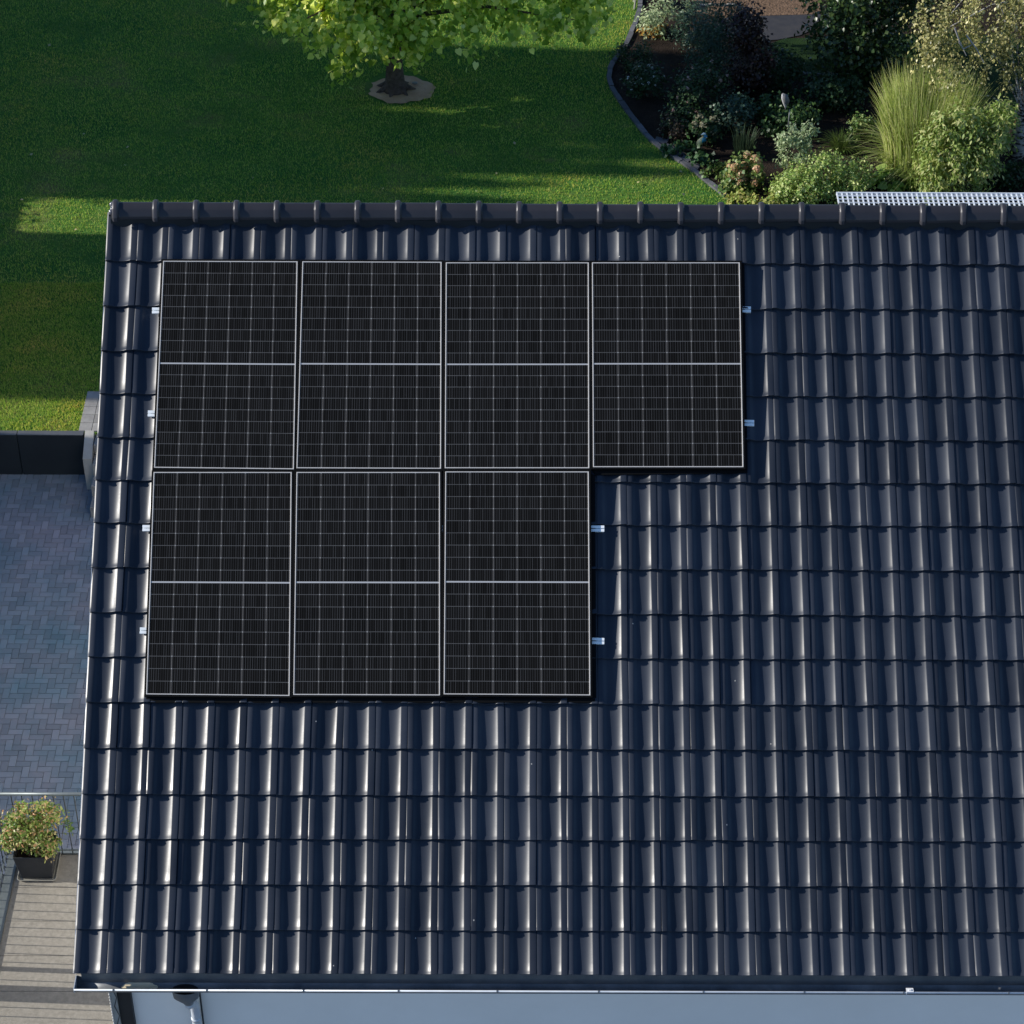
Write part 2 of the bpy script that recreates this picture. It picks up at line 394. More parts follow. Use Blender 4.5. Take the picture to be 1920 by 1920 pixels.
# walls
WX0, WY0, WY1 = GY(246, 1857, .35)[0], .35, 11.9
mb = MB(); zt = lambda y: ZE-.1+min(y, 2*RY-y)*math.tan(PR)
mb.add([(WX0, WY0, 0), (13, WY0, 0), (13, WY1, 0), (WX0, WY1, 0), (WX0, WY0, zt(WY0)), (13, WY0, zt(WY0)), (13, WY1, zt(WY1)), (WX0, WY1, zt(WY1)), (WX0, RY, zt(RY)), (13, RY, zt(RY))],
       [(0, 1, 5, 4), (2, 3, 7, 6), (3, 0, 4, 8, 7), (1, 2, 6, 9, 5), (4, 5, 9, 8), (8, 9, 6, 7)])
mb.obj('wall', M_WALL, house)
# dark return and light pilaster left of the white wall
xa, xb = GY(218, 1857, .30)[0], GY(246, 1857, .30)[0]
mb = MB(); mb.box(xa, WX0-.002, .30, 1.2, 0, 5.3); mb.obj('corner_post', M_ANTH, house)
xc = GY(205, 1857, .28)[0]
mb = MB(); mb.box(xc, xa-.002, .27, 1.2, 0, 5.3); pil = mb.obj('pilaster', M_BEIGE, house)
mb = MB(); zz = [4.95-.0225*k for k in range(110)]
mb.tube([(xc-.002, .262, z) for z in zz], [.011 if k % 2 else .004 for k in range(110)], 6); mb.obj('corner_bead', M_TRIM, pil)
mb = MB(); mb.tube([(xc+.03+.035*(k % 2), .262, 4.9-.14*k) for k in range(16)], .004, 5, False); mb.obj('lattice_bar', M_ANTH, pil)
xd, xe = GY(362, 1857, .34)[0], GY(373, 1857, .34)[0]
mb = MB(); mb.box(xd, xe, .325, .349, 0, 5.0); mb.obj('facade_board', noisy('pale_board', (.84, .80, .72), (.9, .87, .80), 6, .8, .1), house)
mb = MB(); mb.box(xe+.001, xe+.012, .315, .349, 0, 5.0); mb.obj('movement_joint', M_ANTH, house)
# soffit and eaves fascia
mb = MB(); mb.box(.02, 13.2, .02, .34, 5.02, 5.04); mb.obj('soffit', M_WALL, house)
mb = MB(); mb.box(.02, 13.2, -.005, .019, 4.98, 5.19); mb.obj('fascia', M_ZINC, house)

# ridge caps
ridge_px = 183.7; 
capL = 76.45/184.5
def cap_mesh():
    mb = MB(); 
    def ring(x, r, lift=0.0):
        pts = []
        for y_, z_ in ((-1.06, -.28), (-1.05, -.02), (-1.02, .06), (-.70, .58), (-.62, .67), (-.16, .955), (0, .985), (.16, .955), (.62, .67), (.70, .58), (1.02, .06), (1.05, -.02), (1.06, -.28)):
            pts.append((x, y_*r*.97, z_*r*1.0+lift))
        return pts
    sec = [(-.018, .106), (-.013, .122), (-.004, .132), (.006, .137), (.036, .135), (.042, .128), (.056, .108), (.12, .107), (.25, .1055), (capL+.03, .103)]
    base = 0
    for x, r in sec: mb.v += ring(x, r)
    for i in range(len(sec)-1):
        for k in range(12):
            a = i*13+k; mb.f.append((a, a+13, a+14, a+1))
    return mb
capd = cap_mesh()
x = GR(213, 395, .15)[0]; k = 0
cz = RZ+.098
first = None
while x < XR-.2:
    if first is None:
        o = first = capd.obj('ridge_cap', M_CAP, None, True); o.data.set_sharp_from_angle(angle=R(29))
        o.parent = roof; inv = parent_world(roof).inverted(); o.matrix_parent_inverse = inv
    else:
        o = first.copy(); COL.objects.link(o); o.parent = roof; o.matrix_parent_inverse = inv
    o.location = (x, RY, cz+random.gauss(0, .002)); o.rotation_euler = (random.gauss(0, .012), -.012+random.gauss(0, .003), random.gauss(0, .004))
    x += capL; k += 1
x0 = GR(213, 395, .15)[0]
mb = MB(); mb.add([(x0-.014, RY-.105+0*k, cz-.01)]+[(x0-.014, RY-math.cos(math.pi*k/10)*.112, cz+math.sin(math.pi*k/10)*.108-.01) for k in range(11)], [tuple(range(1, 12))])
mb.ball((x0-.02, RY-.02, cz+.02), .055, 10, 8, (.45, 1, 1)); mb.ball((x0-.025, RY-.06, cz+.03), .03, 8, 6); mb.ball((x0-.025, RY+.03, cz+.06), .03, 8, 6)
mb.obj('ridge_end', mat('glossy_end', (.12, .12, .14), .18, .6, 0, .5), roof, True)
# ridge roll (dark flashing that closes the gap under the caps)
mb = MB()
for sy in (-1, 1):
    mb.hexa([(0, RY+sy*.085, RZ-.09), (13.3, RY+sy*.085, RZ-.09), (13.3, RY, RZ-.05), (0, RY, RZ-.05), (0, RY+sy*.085, RZ+.055), (13.3, RY+sy*.085, RZ+.055), (13.3, RY, RZ+.13), (0, RY, RZ+.13)])
mb.obj('ridge_roll', M_ANTH, roof)

# gutter with end cap, beads, outlet
gutter = thing('gutter', 'long zinc gutter along the eaves with pale front bead', 'gutter', (6, -.08, 5.1))
GYc, GZc, GRr = -.062, 5.105, .088
GX0 = -.035
def gut_ring(x, r):
    return [(x, GYc-math.cos(math.pi*k/14)*r, GZc-math.sin(math.pi*k/14)*r) for k in range(15)]
m = mat('gutter_inside', (.1, .12, .14), .45, .5, .3); N = NT(m); P = N.geo(); sx = N.n('SeparateXYZ'); N.l(P, sx.inputs[0])
c = N.ramp(N.noise(2.2, 5, .65, P), [(.35, (.10, .11, .12)), (.5, (.17, .18, .19)), (.68, (.27, .275, .28))])
# tan patch near the outlet, painted as a sunlit spot
dx = N.math('MULTIPLY', N.math('SUBTRACT', sx.outputs[0], GR(258, 1842)[0]), 5.2)
dy = N.math('MULTIPLY', N.math('SUBTRACT', sx.outputs[1], GYc+.020), 20)
rr = N.math('ADD', N.math('MULTIPLY', dx, dx), N.math('MULTIPLY', dy, dy)); rr = N.math('ADD', rr, N.math('MULTIPLY', N.noise(14, 3, .6, P), .7))
c = N.mix(N.math('LESS_THAN', rr, 1.15), c, (.80, .68, .45)); N.l(c, N.b.inputs['Base Color'])
mb = MB(); xs = np.linspace(GX0, 13.3, 40)
for x in xs: mb.v += gut_ring(x, GRr)
for i in range(len(xs)-1):
    for k in range(14): a = i*15+k; mb.f.append((a, a+1, a+16, a+15))
trough = mb.obj('trough', m, gutter, True); sm = trough.modifiers.new('t', 'SOLIDIFY'); sm.thickness = .003
mb = MB(); mb.tube([(GX0, GYc-GRr, GZc+.004), (13.3, GYc-GRr, GZc+.004)], .0095, 8); mb.obj('bead', M_ZINC_L, gutter, True)
mb = MB(); q = gut_ring(GX0-.004, GRr+.006); q2 = gut_ring(GX0+.002, GRr+.006); mb.add(q+q2, [tuple(range(15)), tuple(range(15, 30))[::-1]]+[(k, k+15, k+16, k+1) for k in range(14)])
mb.box(GX0-.004, GX0+.002, GYc-GRr, GYc+GRr, GZc, GZc+.012)
mb.obj('end_cap', M_ZINC_L, gutter)
for xp in (213, 388, 569, 747, 932, 1122, 1318, 1507, 1693, 1890, 2080):
    gx = GR(xp, 1850)[0]
    mb = MB(); mb.tube([(gx-.006, GYc-GRr-.001, GZc+.004), (gx+.006, GYc-GRr-.001, GZc+.004)], .0135, 8)
    mb.box(gx-.012, gx+.012, GYc-GRr+.006, GYc+GRr-.003, GZc+.001, GZc+.004) if False else None
    mb.obj('bracket', M_ZINC, gutter)
hx = GR(345, 1842)[0]
mb = MB(); n = 20
zb = GZc-GRr*.93
mb.add([(hx+.125*math.cos(2*math.pi*k/n), GYc+.0+.048*math.sin(2*math.pi*k/n), GZc-math.sqrt(max(0, GRr**2-(.048*math.sin(2*math.pi*k/n))**2))+.0045) for k in range(n)], [tuple(range(n))])
mb.obj('outlet_hole', mat('outlet_dark', (.004, .004, .005), .7), gutter)
mb = MB()      # leaves and silt caught at the bead
for xp0, n in ((1560, 26), (1590, 22), (1750, 8), (1790, 8), (1886, 4), (1000, 6)):
    for k in range(n):
        gx = GR(xp0+random.gauss(0, 12), 1848)[0]; gy = GYc-GRr+.022+random.uniform(0, .018); z = GZc-math.sqrt(max(0, GRr**2-(gy-GYc)**2))+.012
        s = random.uniform(.006, .014); a = random.uniform(0, 3)
        mb.add([(gx-s*math.cos(a), gy-s*math.sin(a), z), (gx+s*.5*math.sin(a), gy-s*.5*math.cos(a), z+.006), (gx+s*math.cos(a), gy+s*math.sin(a), z), (gx-s*.5*math.sin(a), gy+s*.5*math.cos(a), z+.003)], [(0, 1, 2, 3)])
tag(mb.obj('leaf_litter', leaf_mat('dry_leaf', ev((.16, .09, .03), (.35, .26, .12), (.5, .42, .25)), .1)), 'dry leaf crumbs lying along the inside of the gutter', 'leaf litter', kind='stuff')
gx = GR(1705, 1845)[0]
mb = MB(); mb.box(gx-.035, gx+.035, GYc-GRr-.004, GYc-GRr+.045, GZc+.0145, GZc+.018); mb.box(gx-.012, gx+.012, GYc-GRr+.01, GYc-GRr+.028, GZc+.018, GZc+.026); mb.box(gx-.035, gx-.029, GYc-GRr-.012, GYc-GRr-.0042, GZc-.03, GZc+.0142)
tag(mb.obj('gutter_clip', mat('white_plastic', (.75, .75, .75), .4)), 'small white clip hooked over the front bead of the gutter', 'clip')
# downpipe with hopper
dp = thing('downpipe', 'grey zinc downpipe with a wide hopper head under the gutter', 'downpipe', (hx+.03, .1, 0))
mb = MB(); secs = [(hx, GYc, GZc-GRr-.0, .135, .07), (hx+.0, GYc, GZc-.20, .125, .066), (hx+.01, GYc+.01, GZc-.27, .06, .055), (hx+.012, GYc+.03, GZc-.33, .047, .047)]
n = 16
for cx, cy, z, a_, b_ in secs: mb.v += [(cx+a_*math.cos(2*math.pi*k/n), cy+b_*math.sin(2*math.pi*k/n), z) for k in range(n)]
for i in range(len(secs)-1):
    for k in range(n): mb.f.append((i*n+k, (i+1)*n+k, (i+1)*n+(k+1) % n, i*n+(k+1) % n))
mb.obj('hopper', M_ZINC, dp, True)
pxx = hx+.012
mb = MB(); mb.tube([(pxx, GYc+.03, GZc-.32), (pxx, GYc+.045, GZc-.38), (pxx, .16, GZc-.58), (pxx, .215, GZc-.68), (pxx, .22, GZc-.8), (pxx, .22, 0.02)], .045, 14); mb.obj('pipe', M_ZINC_L, dp, True)
for z in (4.2, 2.4, .7):
    mb = MB(); mb.tube([(pxx, .22, z), (pxx, .22, z+.035)], .0505, 14); mb.box(pxx-.01, pxx+.01, .26, .349, z+.008, z+.027); mb.obj('pipe_clamp', M_ZINC_L, dp, True)

# ------------------------------------------------------------------ solar panels
def panel_glass():
    m = mat('solar_cells', (.01, .01, .011), .55, .03); N = NT(m)
    uv = N.n('UVMap').outputs[0]; s = N.n('SeparateXYZ'); N.l(uv, s.inputs[0]); U, W = s.outputs[0], s.outputs[1]
    fu = N.math('FRACT', U); fw = N.math('FRACT', W)
    du = N.math('MINIMUM', fu, N.math('SUBTRACT', 1, fu)); dw = N.math('MINIMUM', fw, N.math('SUBTRACT', 1, fw))
    iu = N.math('FLOOR', U); iw = N.math('FLOOR', W)
    cv = N.n('CombineXYZ'); N.l(iu, cv.inputs[0]); N.l(iw, cv.inputs[1])
    oi = N.n('ObjectInfo'); N.l(oi.outputs['Random'], cv.inputs[2])
    wn = N.n('TexWhiteNoise'); N.l(cv.outputs[0], wn.inputs[0])
    # busbars: 10 thin wires in every cell, brightness drifting wire by wire
    bu = N.math('MULTIPLY', U, 10.0); fb = N.math('FRACT', bu); db = N.math('ABSOLUTE', N.math('SUBTRACT', fb, .5))
    wire = N.math('LESS_THAN', db, .13)
    cb = N.n('CombineXYZ'); N.l(N.math('FLOOR', bu), cb.inputs[0]); N.l(iw, cb.inputs[1]); N.l(oi.outputs['Random'], cb.inputs[2])
    wb = N.n('TexWhiteNoise'); N.l(cb.outputs[0], wb.inputs[0])
    wire = N.math('MULTIPLY', wire, N.math('MULTIPLY_ADD', wb.outputs[0], .9, .25))
    cell = N.mix(wn.outputs[0], (.0055, .0053, .005), (.0082, .0078, .0074))
    c = N.mix(wire, cell, (.045, .045, .046))
    hg = N.math('MULTIPLY', N.math('LESS_THAN', dw, .024), N.math('MULTIPLY_ADD', N.noise(3, 3, .6, N.geo()), .8, .45)); c = N.mix(hg, c, (.10, .10, .10))
    vg = N.math('MULTIPLY', N.math('LESS_THAN', du, .013), N.math('MULTIPLY_ADD', N.noise(2.3, 2, .6, N.geo()), 1.3, .2)); c = N.mix(vg, c, (.16, .15, .14))
    dot = N.math('MULTIPLY', N.math('LESS_THAN', du, .022), N.math('LESS_THAN', dw, .045)); c = N.mix(dot, c, (.30, .30, .29))
    mid = N.math('LESS_THAN', N.math('ABSOLUTE', N.math('SUBTRACT', W, 9.0)), .062); c = N.mix(mid, c, (.42, .42, .42))
    n1 = N.noise(1.2, 3, .6, N.geo()); N.l(N.math('MULTIPLY_ADD', n1, .15, .42), N.b.inputs['Roughness'])
    N.l(c, N.b.inputs['Base Color']); return m
M_CELL = panel_glass()
HP = .125
panels = [
 ('large panel at the top left corner of the array', [(306, 489), (558, 490), (551, 880), (289, 877)]),
 ('panel second from the left in the upper row', [(567, 490), (828, 491), (827, 879), (556, 878)]),
 ('panel third from the left in the upper row', [(836, 492), (1104, 492), (1105, 878), (834, 878)]),
 ('panel sticking out alone at the upper right of the array', [(1110, 492), (1387, 492), (1394, 876), (1112, 876)]),
 ('panel at the lower left corner of the array', [(288, 885), (547, 885), (543, 1305), (274, 1302)]),
 ('middle panel of the lower row of three', [(556, 885), (825, 885), (825, 1304), (550, 1303)]),
 ('right panel of the lower row beside open tiles', [(835, 884), (1104, 884), (1107, 1304), (832, 1302)])]
for lab, px in panels:
    q = [np.array(GR(x, y, HP)) for x, y in px]          # tl tr br bl in roof coordinates
    c = sum(q)/4
    def off(d):
        out = []
        for i in range(4):
            p, a, b = q[i], q[(i-1) % 4], q[(i+1) % 4]
            e1 = (a-p)/np.linalg.norm(a-p); e2 = (b-p)/np.linalg.norm(b-p); out.append(p-(e1+e2)*d)
        return out
    t = thing('solar_panel', 'black '+lab, 'solar panel', RP(c[0], c[1], .08), group='solar panels on the tiled roof')
    def loop(d, h): return [RP(p[0], p[1], h) for p in off(d)]
    # frame: black outer body, silver trim bead, glass
    mb = MB(); A, B, C, D = loop(.020, HP-.034), loop(.020, HP-.002), loop(.0185, HP), loop(.0005, HP)
    E_ = loop(.0005, HP-.034)
    for L0, L1 in ((A, B), (B, C), (C, D)):
        mb.add(L0+L1, [((i+1) % 4, i, 4+i, 4+(i+1) % 4) for i in range(4)])
    mb.add(A+E_, [(i, (i+1) % 4, 4+(i+1) % 4, 4+i) for i in range(4)])
    mb.obj('frame', M_BLACK, t)
    mb = MB(); A, B, C, D = loop(.0, HP), loop(-.001, HP+.003), loop(-.0085, HP+.003), loop(-.0098, HP-.001)
    for L0, L1 in ((A, B), (B, C), (C, D)):
        mb.add(L0+L1, [((i+1) % 4, i, 4+i, 4+(i+1) % 4) for i in range(4)])
    mb.obj('edge_trim', M_TRIM, t)
    # glass as a 6 x 18 grid in one mesh so the cells stay parallel to the frame
    g4 = off(-.0098); vs = []; fs = []; uvs = []
    for j in range(19):
        for i in range(7):
            u, v = i/6, j/18
            p = (g4[0]*(1-u)+g4[1]*u)*(1-v)+(g4[3]*(1-u)+g4[2]*u)*v; vs.append(RP(p[0], p[1], HP-.0012))
    for j in range(18):
        for i in range(6):
            a = j*7+i; fs.append((a+7, a+8, a+1, a)); uvs += [(i, j+1), (i+1, j+1), (i+1, j), (i, j)]
    mesh_obj('cell_glass', vs, fs, M_CELL, t, False, uvs)
    mb = MB(); L0 = loop(.0, HP-.03); L1 = loop(.0, HP-.028); mb.hexa([L0[3], L0[2], L0[1], L0[0], L1[3], L1[2], L1[1], L1[0]]); mb.obj('backsheet', M_BLACK, t)
# black strips added as painted shade along the array's lower and right edges
sk = thing('shade_band', 'black strip painted as shade along the lower and right outline of the panel array', 'painted shade', RP(3, 1, .07))
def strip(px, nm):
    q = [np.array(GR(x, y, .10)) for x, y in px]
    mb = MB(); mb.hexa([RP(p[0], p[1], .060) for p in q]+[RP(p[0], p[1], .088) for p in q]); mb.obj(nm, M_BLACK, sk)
strip([(277, 1317), (1116, 1317), (1116, 1309), (273, 1307)], 'lower_shade')
strip([(1110, 1308), (1118, 1308), (1116, 891), (1107, 887)], 'side_shade')
strip([(1116.5, 890), (1401, 886), (1401, 880), (1111, 880)], 'lower_shade')
strip([(1398, 879), (1402, 879), (1396, 495), (1390, 492)], 'side_shade')
rails = [('uppermost mounting rail with its left end beside the top panel', (285, 582), (1408, 580)),
         ('second mounting rail from the ridge ending right of the lone panel', (277, 775), (1414, 793)),
         ('mounting rail under the upper half of the lower panels', (267, 990), (1133, 991)),
         ('lowest mounting rail above the eaves under the lower panels', (262, 1182), (1133, 1202))]
for lab, a, b in rails:
    h0, h1 = .060, .090
    pa = np.array(GR(*a, h1)); pb = np.array(GR(*b, h1)); d = (pb-pa)/np.linalg.norm(pb-pa); n = np.array([-d[1], d[0]])
    t = thing('mounting_rail', 'silver '+lab, 'rail', RP(*(pa+pb)/2, h0), group='mounting rails under the panels')
    # channel profile: two flanges and a slot
    mb = MB()
    for lo, hi, za, zb in ((-.031, -.0045, h0, h1), (.0045, .031, h0, h1), (-.0045, .0045, h0, h0+.012)):
        P4 = [pa+n*lo, pb+n*lo, pb+n*hi, pa+n*hi]
        mb.hexa([RP(*p, za) for p in P4]+[RP(*p, zb) for p in P4])
    rl = mb.obj('rail_profile', M_ALU, t)
    L = np.linalg.norm(pb-pa)
    for k in range(6):
        p = pa+d*(L*(k+.5)/6); mb = MB(); P4 = [p-d*.02-n*.018, p+d*.02-n*.018, p+d*.02+n*.018, p-d*.02+n*.018]
        mb.hexa([RP(*q_, .02) for q_ in P4]+[RP(*q_, h0-.001) for q_ in P4]); mb.obj('roof_hook', M_ZINC, t)

# ------------------------------------------------------------------ walkway grating behind the ridge
gx0 = GY(1572, 383, RY+.2)[0]
gz = GY(1572, 383, RY+.16)[2]
wk = thing('walkway_grating', 'pale metal walkway grating standing behind the roof ridge', 'grating', (gx0+1.5, RY+.28, gz))
y0, y1 = RY+.10, RY+.42
gz = GY(1700, 361, y1)[2]
mb = MB(); mb.box(gx0, XR-.3, y1-.012, y1, gz-.03, gz+.004); mb.box(gx0, XR-.3, y0, y0+.012, gz-.03, gz+.004); mb.obj('side_bar', mat('galv_light', (.72, .76, .80), .4, .5), wk)
M_G = mat('galv_grating', (.66, .70, .74), .4, .5)
mb = MB(); x = gx0
while x < XR-.3:
    mb.box(x, x+.013, y0+.013, y1-.013, gz-.018, gz); x += .052
for k in range(1, 5):
    y = y0+(y1-y0)*k/5; mb.box(gx0, XR-.3, y-.004, y+.004, gz-.012, gz+.0025)
mb.obj('grid', M_G, wk)
for k in range(5):
    x = gx0+.15+k*.9
    mb = MB(); mb.box(x-.015, x+.015, y0+.02, y1-.02, gz-.06, gz-.031); mb.box(x-.015, x+.015, y1-.06, y1-.03, gz-.42, gz-.0605); mb.box(x-.015, x+.015, y0+.03, y0+.06, gz-.28, gz-.0605); mb.obj('bracket', M_ZINC, wk)

# ------------------------------------------------------------------ balcony, railing, planter
ZD = 2.70
DX0, DY1 = GZ(18, 1622, ZD)[0], GZ(100, 1602, ZD)[1]
balc = thing('balcony', 'raised terrace of speckled beige slabs beside the house wall', 'balcony', (-.6, 2, ZD))
mb = MB(); mb.box(DX0-.9+.9, .75, -1.5, DY1, ZD-.22, ZD-.012); mb.obj('slab_body', M_WALL, balc)
mb = MB(); sl_w = .60
y = DY1-.004
ys = [];
while y > -1.45:
    mb.bbox(DX0+.085, .75, y-.49+.002, y-.002, ZD-.0115, ZD, .002)
    y -= .49
mb.obj('slabs', M_SLAB, balc)
mb = MB(); mb.box(DX0-.03, DX0+.082, -1.5, DY1+.03, ZD-.2, ZD+.02); mb.box(DX0+.083, .75, DY1+.001, DY1+.05, ZD-.2, ZD+.02); mb.obj('edge_kerb', M_STEEL, balc)
for cx, cy in ((DX0+.15, DY1-.2), (.4, DY1-.2), (DX0+.15, -1.2)):
    mb = MB(); mb.tube([(cx, cy, -.04), (cx, cy, ZD-.221)], .06, 12); mb.obj('column', M_STEEL, balc, True)
rail = thing('railing', 'grey steel railing with thin upright bars around the terrace', 'railing', (DX0, DY1, ZD))
HR = 1.0
mb = MB(); mb.tube([(DX0-.055, -1.5, ZD+HR), (DX0-.055, DY1, ZD+HR), ], .021, 10); mb.tube([(DX0-.07, DY1, ZD+HR), (.30, DY1, ZD+HR)], .021, 10); mb.obj('handrail', M_STEEL, rail, True)
mb = MB(); mb.box(DX0-.061, DX0-.039, -1.5, DY1, ZD+.075, ZD+.088); mb.box(DX0-.038, .30, DY1-.01, DY1+.01, ZD+.075, ZD+.088); mb.obj('bottom_rail', M_STEEL, rail)
y = DY1-.09; 
while y > -1.4:
    mb = MB(); mb.tube([(DX0-.05, y, ZD-.05), (DX0-.05, y, ZD+HR)], .0065, 6, False); mb.ball((DX0-.042, y, ZD+.02), .013, 6, 4, (1, 1, .6)); mb.obj('baluster', M_BALUSTER, rail, True); y -= .122
x = DX0+.115
while x < .28:
    mb = MB(); mb.tube([(x, DY1, ZD+.02), (x, DY1, ZD+HR)], .0065, 6, False); mb.obj('baluster', M_BALUSTER, rail, True); x += .117
for (px_, py_, rr) in ((DX0-.055, DY1, .022), (DX0-.055, GZ(0, 1815, ZD)[1]+.0, .034), (.28, DY1, .022)):
    mb = MB(); mb.tube([(px_, py_, ZD), (px_, py_, ZD+HR)], rr, 10); mb.obj('post', M_STEEL, rail, True)
# broad pillar of the terrace, left of the frame, and a sloping stair handrail
yb = GZ(0, 1868, ZD)[1]
pl = thing('terrace_pillar', 'square anthracite pillar at the outer terrace edge', 'pillar', (DX0-.35, yb, 0))
mb = MB(); mb.box(DX0-.45, DX0-.2, yb-.04, yb+.17, -.04, ZD+1.9); mb.obj('shaft', M_ANTH, pl)
mb = MB(); mb.box(DX0-.48, DX0-.17, yb-.07, yb+.20, ZD+1.9, ZD+1.95); mb.obj('cap', M_STEEL, pl)

# planter
c0 = GZ(68, 1650, ZD)
def rbox(mb, cx, cy, z, hx_, hy_, r, n=5):
    pts = []
    for (sx, sy, a0) in ((1, 1, 0), (-1, 1, 90), (-1, -1, 180), (1, -1, 270)):
        for k in range(n):
            a = R(a0+90*k/(n-1)); pts.append((cx+sx*(hx_-r)+r*math.cos(a), cy+sy*(hy_-r)+r*math.sin(a), z))
    mb.v += pts; return len(pts)
fl = GZ(31, 1662, ZD); fr = GZ(103, 1663, ZD)
hwx = (fr[0]-fl[0])/2; pcx = (fl[0]+fr[0])/2; pcy = fl[1]+.06+hwx
planter = thing('planter', 'square dark planter with sloping sides on the terrace', 'planter', (pcx, pcy, ZD))
def loft(rings, caps=True, flip=False):
    mb = MB(); n = 0
    for z, hx_, hy_, r in rings: n = rbox(mb, pcx, pcy, z, hx_, hy_, r)
    for i in range(len(rings)-1):
        for k in range(n): mb.f.append((i*n+k, i*n+(k+1) % n, (i+1)*n+(k+1) % n, (i+1)*n+k))
    if caps: mb.f.append(tuple(range(n))[::-1])
    return mb
ht = .37
loft([(ZD+.02, .175, .170, .012), (ZD+.02+ht, .225, .205, .014), (ZD+.025+ht, .222, .202, .012), (ZD+.02+ht, .208, .190, .01), (ZD+ht-.05, .203, .185, .01)]).obj('pot', noisy('planter_dark', (.022, .024, .028), (.032, .034, .038), 5, .55, .1), planter)
mb = MB(); n = rbox(mb, pcx, pcy, ZD+ht-.045, .202, .184, .01); mb.f.append(tuple(range(n))); mb.obj('potting_soil', M_SOIL, planter)
tray = loft([(ZD+.001, .20, .20, .03), (ZD+.035, .222, .222, .035), (ZD+.037, .214, .214, .03), (ZD+.008, .19, .19, .03)])
tray.f.append(tuple(range(60, 80))); o = tray.obj('saucer', noisy('tray_beige', (.16, .16, .14), (.24, .23, .20), 5, .5, .1))
tag(o, 'grey rimmed square saucer under the dark planter', 'saucer')

# ------------------------------------------------------------------ retaining wall, steps, path at the lawn edge
A0 = GZ(-400, 812, ZL); Aj = GZ(33, 812, ZL); A1 = GZ(158, 812, ZL)
YW = A1[1]
gw = thing('garden_wall', 'low anthracite garden wall between patio and lawn', 'wall', (A0[0], YW, 0))
xs_ = [A1[0]-4.1, A1[0]-3.02, Aj[0], A1[0]] if False else [Aj[0]-3.2, Aj[0]-1.6, Aj[0], A1[0]]
for k in range(3):
    mb = MB(); mb.bbox(xs_[k]+.006, xs_[k+1]-.006, YW-.085, YW+.02, -.04, ZL+.02, .004); mb.obj('wall_panel', M_ANTH, gw)
    mb = MB(); mb.box(xs_[k]+.006, xs_[k+1]-.006, YW-.087, YW+.021, ZL+.0205, ZL+.028); mb.obj('coping', noisy('coping_grey', (.075, .08, .085), (.10, .105, .11), 5, .5, .1), gw)
mb = MB(); x = A1[0]-.09
while x < 2:
    y = 14.02
    while y < 15.0:
        mb.bbox(x+.003, x+.197, y+.003, y+.197, ZL-.02, ZL+.025, .004); y += .2
    x += .2
mb.obj('garden_path', M_STONE)['kind'] = 'structure'
st = thing('garden_steps', 'pale stone steps rising from the patio to the lawn', 'steps', (-1.5, 13.5, 0))
for k in range(4):
    mb = MB(); mb.bbox(A1[0]+.17, 1.2, 12.9+.28*k, 12.9+.28*(k+1)-.003, -.04, .185*(k+1)-.02*(k == 3), .008); mb.obj('step', M_STONE, st)
mb = MB(); mb.hexa([(A1[0]+.02, 13.55, -.04), (A1[0]+.155, 13.55, -.04), (A1[0]+.155, 13.985, -.04), (A1[0]+.02, 13.985, -.04), (A1[0]+.02, 13.55, ZL-.15), (A1[0]+.155, 13.55, ZL-.15), (A1[0]+.155, 13.985, ZL+.06), (A1[0]+.02, 13.985, ZL+.06)])
tag(mb.obj('cheek_stone', M_BEIGE), 'sloping beige cheek stone between dark wall end and steps', 'kerb stone')

# ------------------------------------------------------------------ foliage
LEAF_D = (np.array([(0, 0, 0), (.5, .42, .10), (0, 1, .0), (-.5, .42, .10)]), np.array([(0, 1, 2), (0, 2, 3)]))
LEAF_H = (np.array([(0, .02, 0), (.30, -.10, .05), (.52, .25, .10), (.36, .65, .06), (0, 1.08, -.06), (-.36, .65, .06), (-.52, .25, .10), (-.30, -.10, .05)]),
          np.array([(0, 1, 2), (0, 2, 3), (0, 3, 4), (0, 4, 5), (0, 5, 6), (0, 6, 7)]))
def unit(v): return v/np.maximum(1e-6, np.linalg.norm(v, axis=1))[:, None]
def put_leaves(name, P, Nn, Dd, size, mtl, parent, leaf=LEAF_D, aspect=.5, var=.35):
    n = len(P); Nn = unit(Nn); Dd = unit(Dd-Nn*np.sum(Dd*Nn, 1)[:, None]); X_ = np.cross(Dd, Nn)
    s = size*rng.uniform(1-var, 1+var, n)
    L, Fc = leaf; k = len(L)
    V = P[:, None, :] + s[:, None, None]*(L[None, :, 0, None]*2*aspect*X_[:, None, :]+L[None, :, 1, None]*Dd[:, None, :]+L[None, :, 2, None]*Nn[:, None, :])
    F = (np.arange(n)[:, None, None]*k+Fc[None]).reshape(-1, 3)
    return np_obj(name, V.reshape(-1, 3), F, mtl, parent)
def cloud(lobes, n, nclump, spread, shell=.55, zs=1.0):
    """points and outward normals gathered in clumps over several ellipsoid lobes"""
    lob = np.array([l[:6] for l in lobes], float); wts = np.array([l[3]*l[4]+l[5]*l[4] for l in lob]); wts /= wts.sum()
    li = rng.choice(len(lob), nclump, p=wts); d = unit(rng.normal(size=(nclump, 3)))
    rr = shell+(1-shell)*rng.uniform(0, 1, nclump)**.6; rr *= rng.uniform(.82, 1.12, nclump)
    C = lob[li, :3]+d*lob[li, 3:6]*rr[:, None]
    ci = rng.integers(0, nclump, n); P = C[ci]+rng.normal(size=(n, 3))*np.array([1, 1, zs])*spread*rng.uniform(.5, 1.3, nclump)[ci][:, None]
    out = unit(P-lob[li[ci], :3])
    return P, out, C, ci
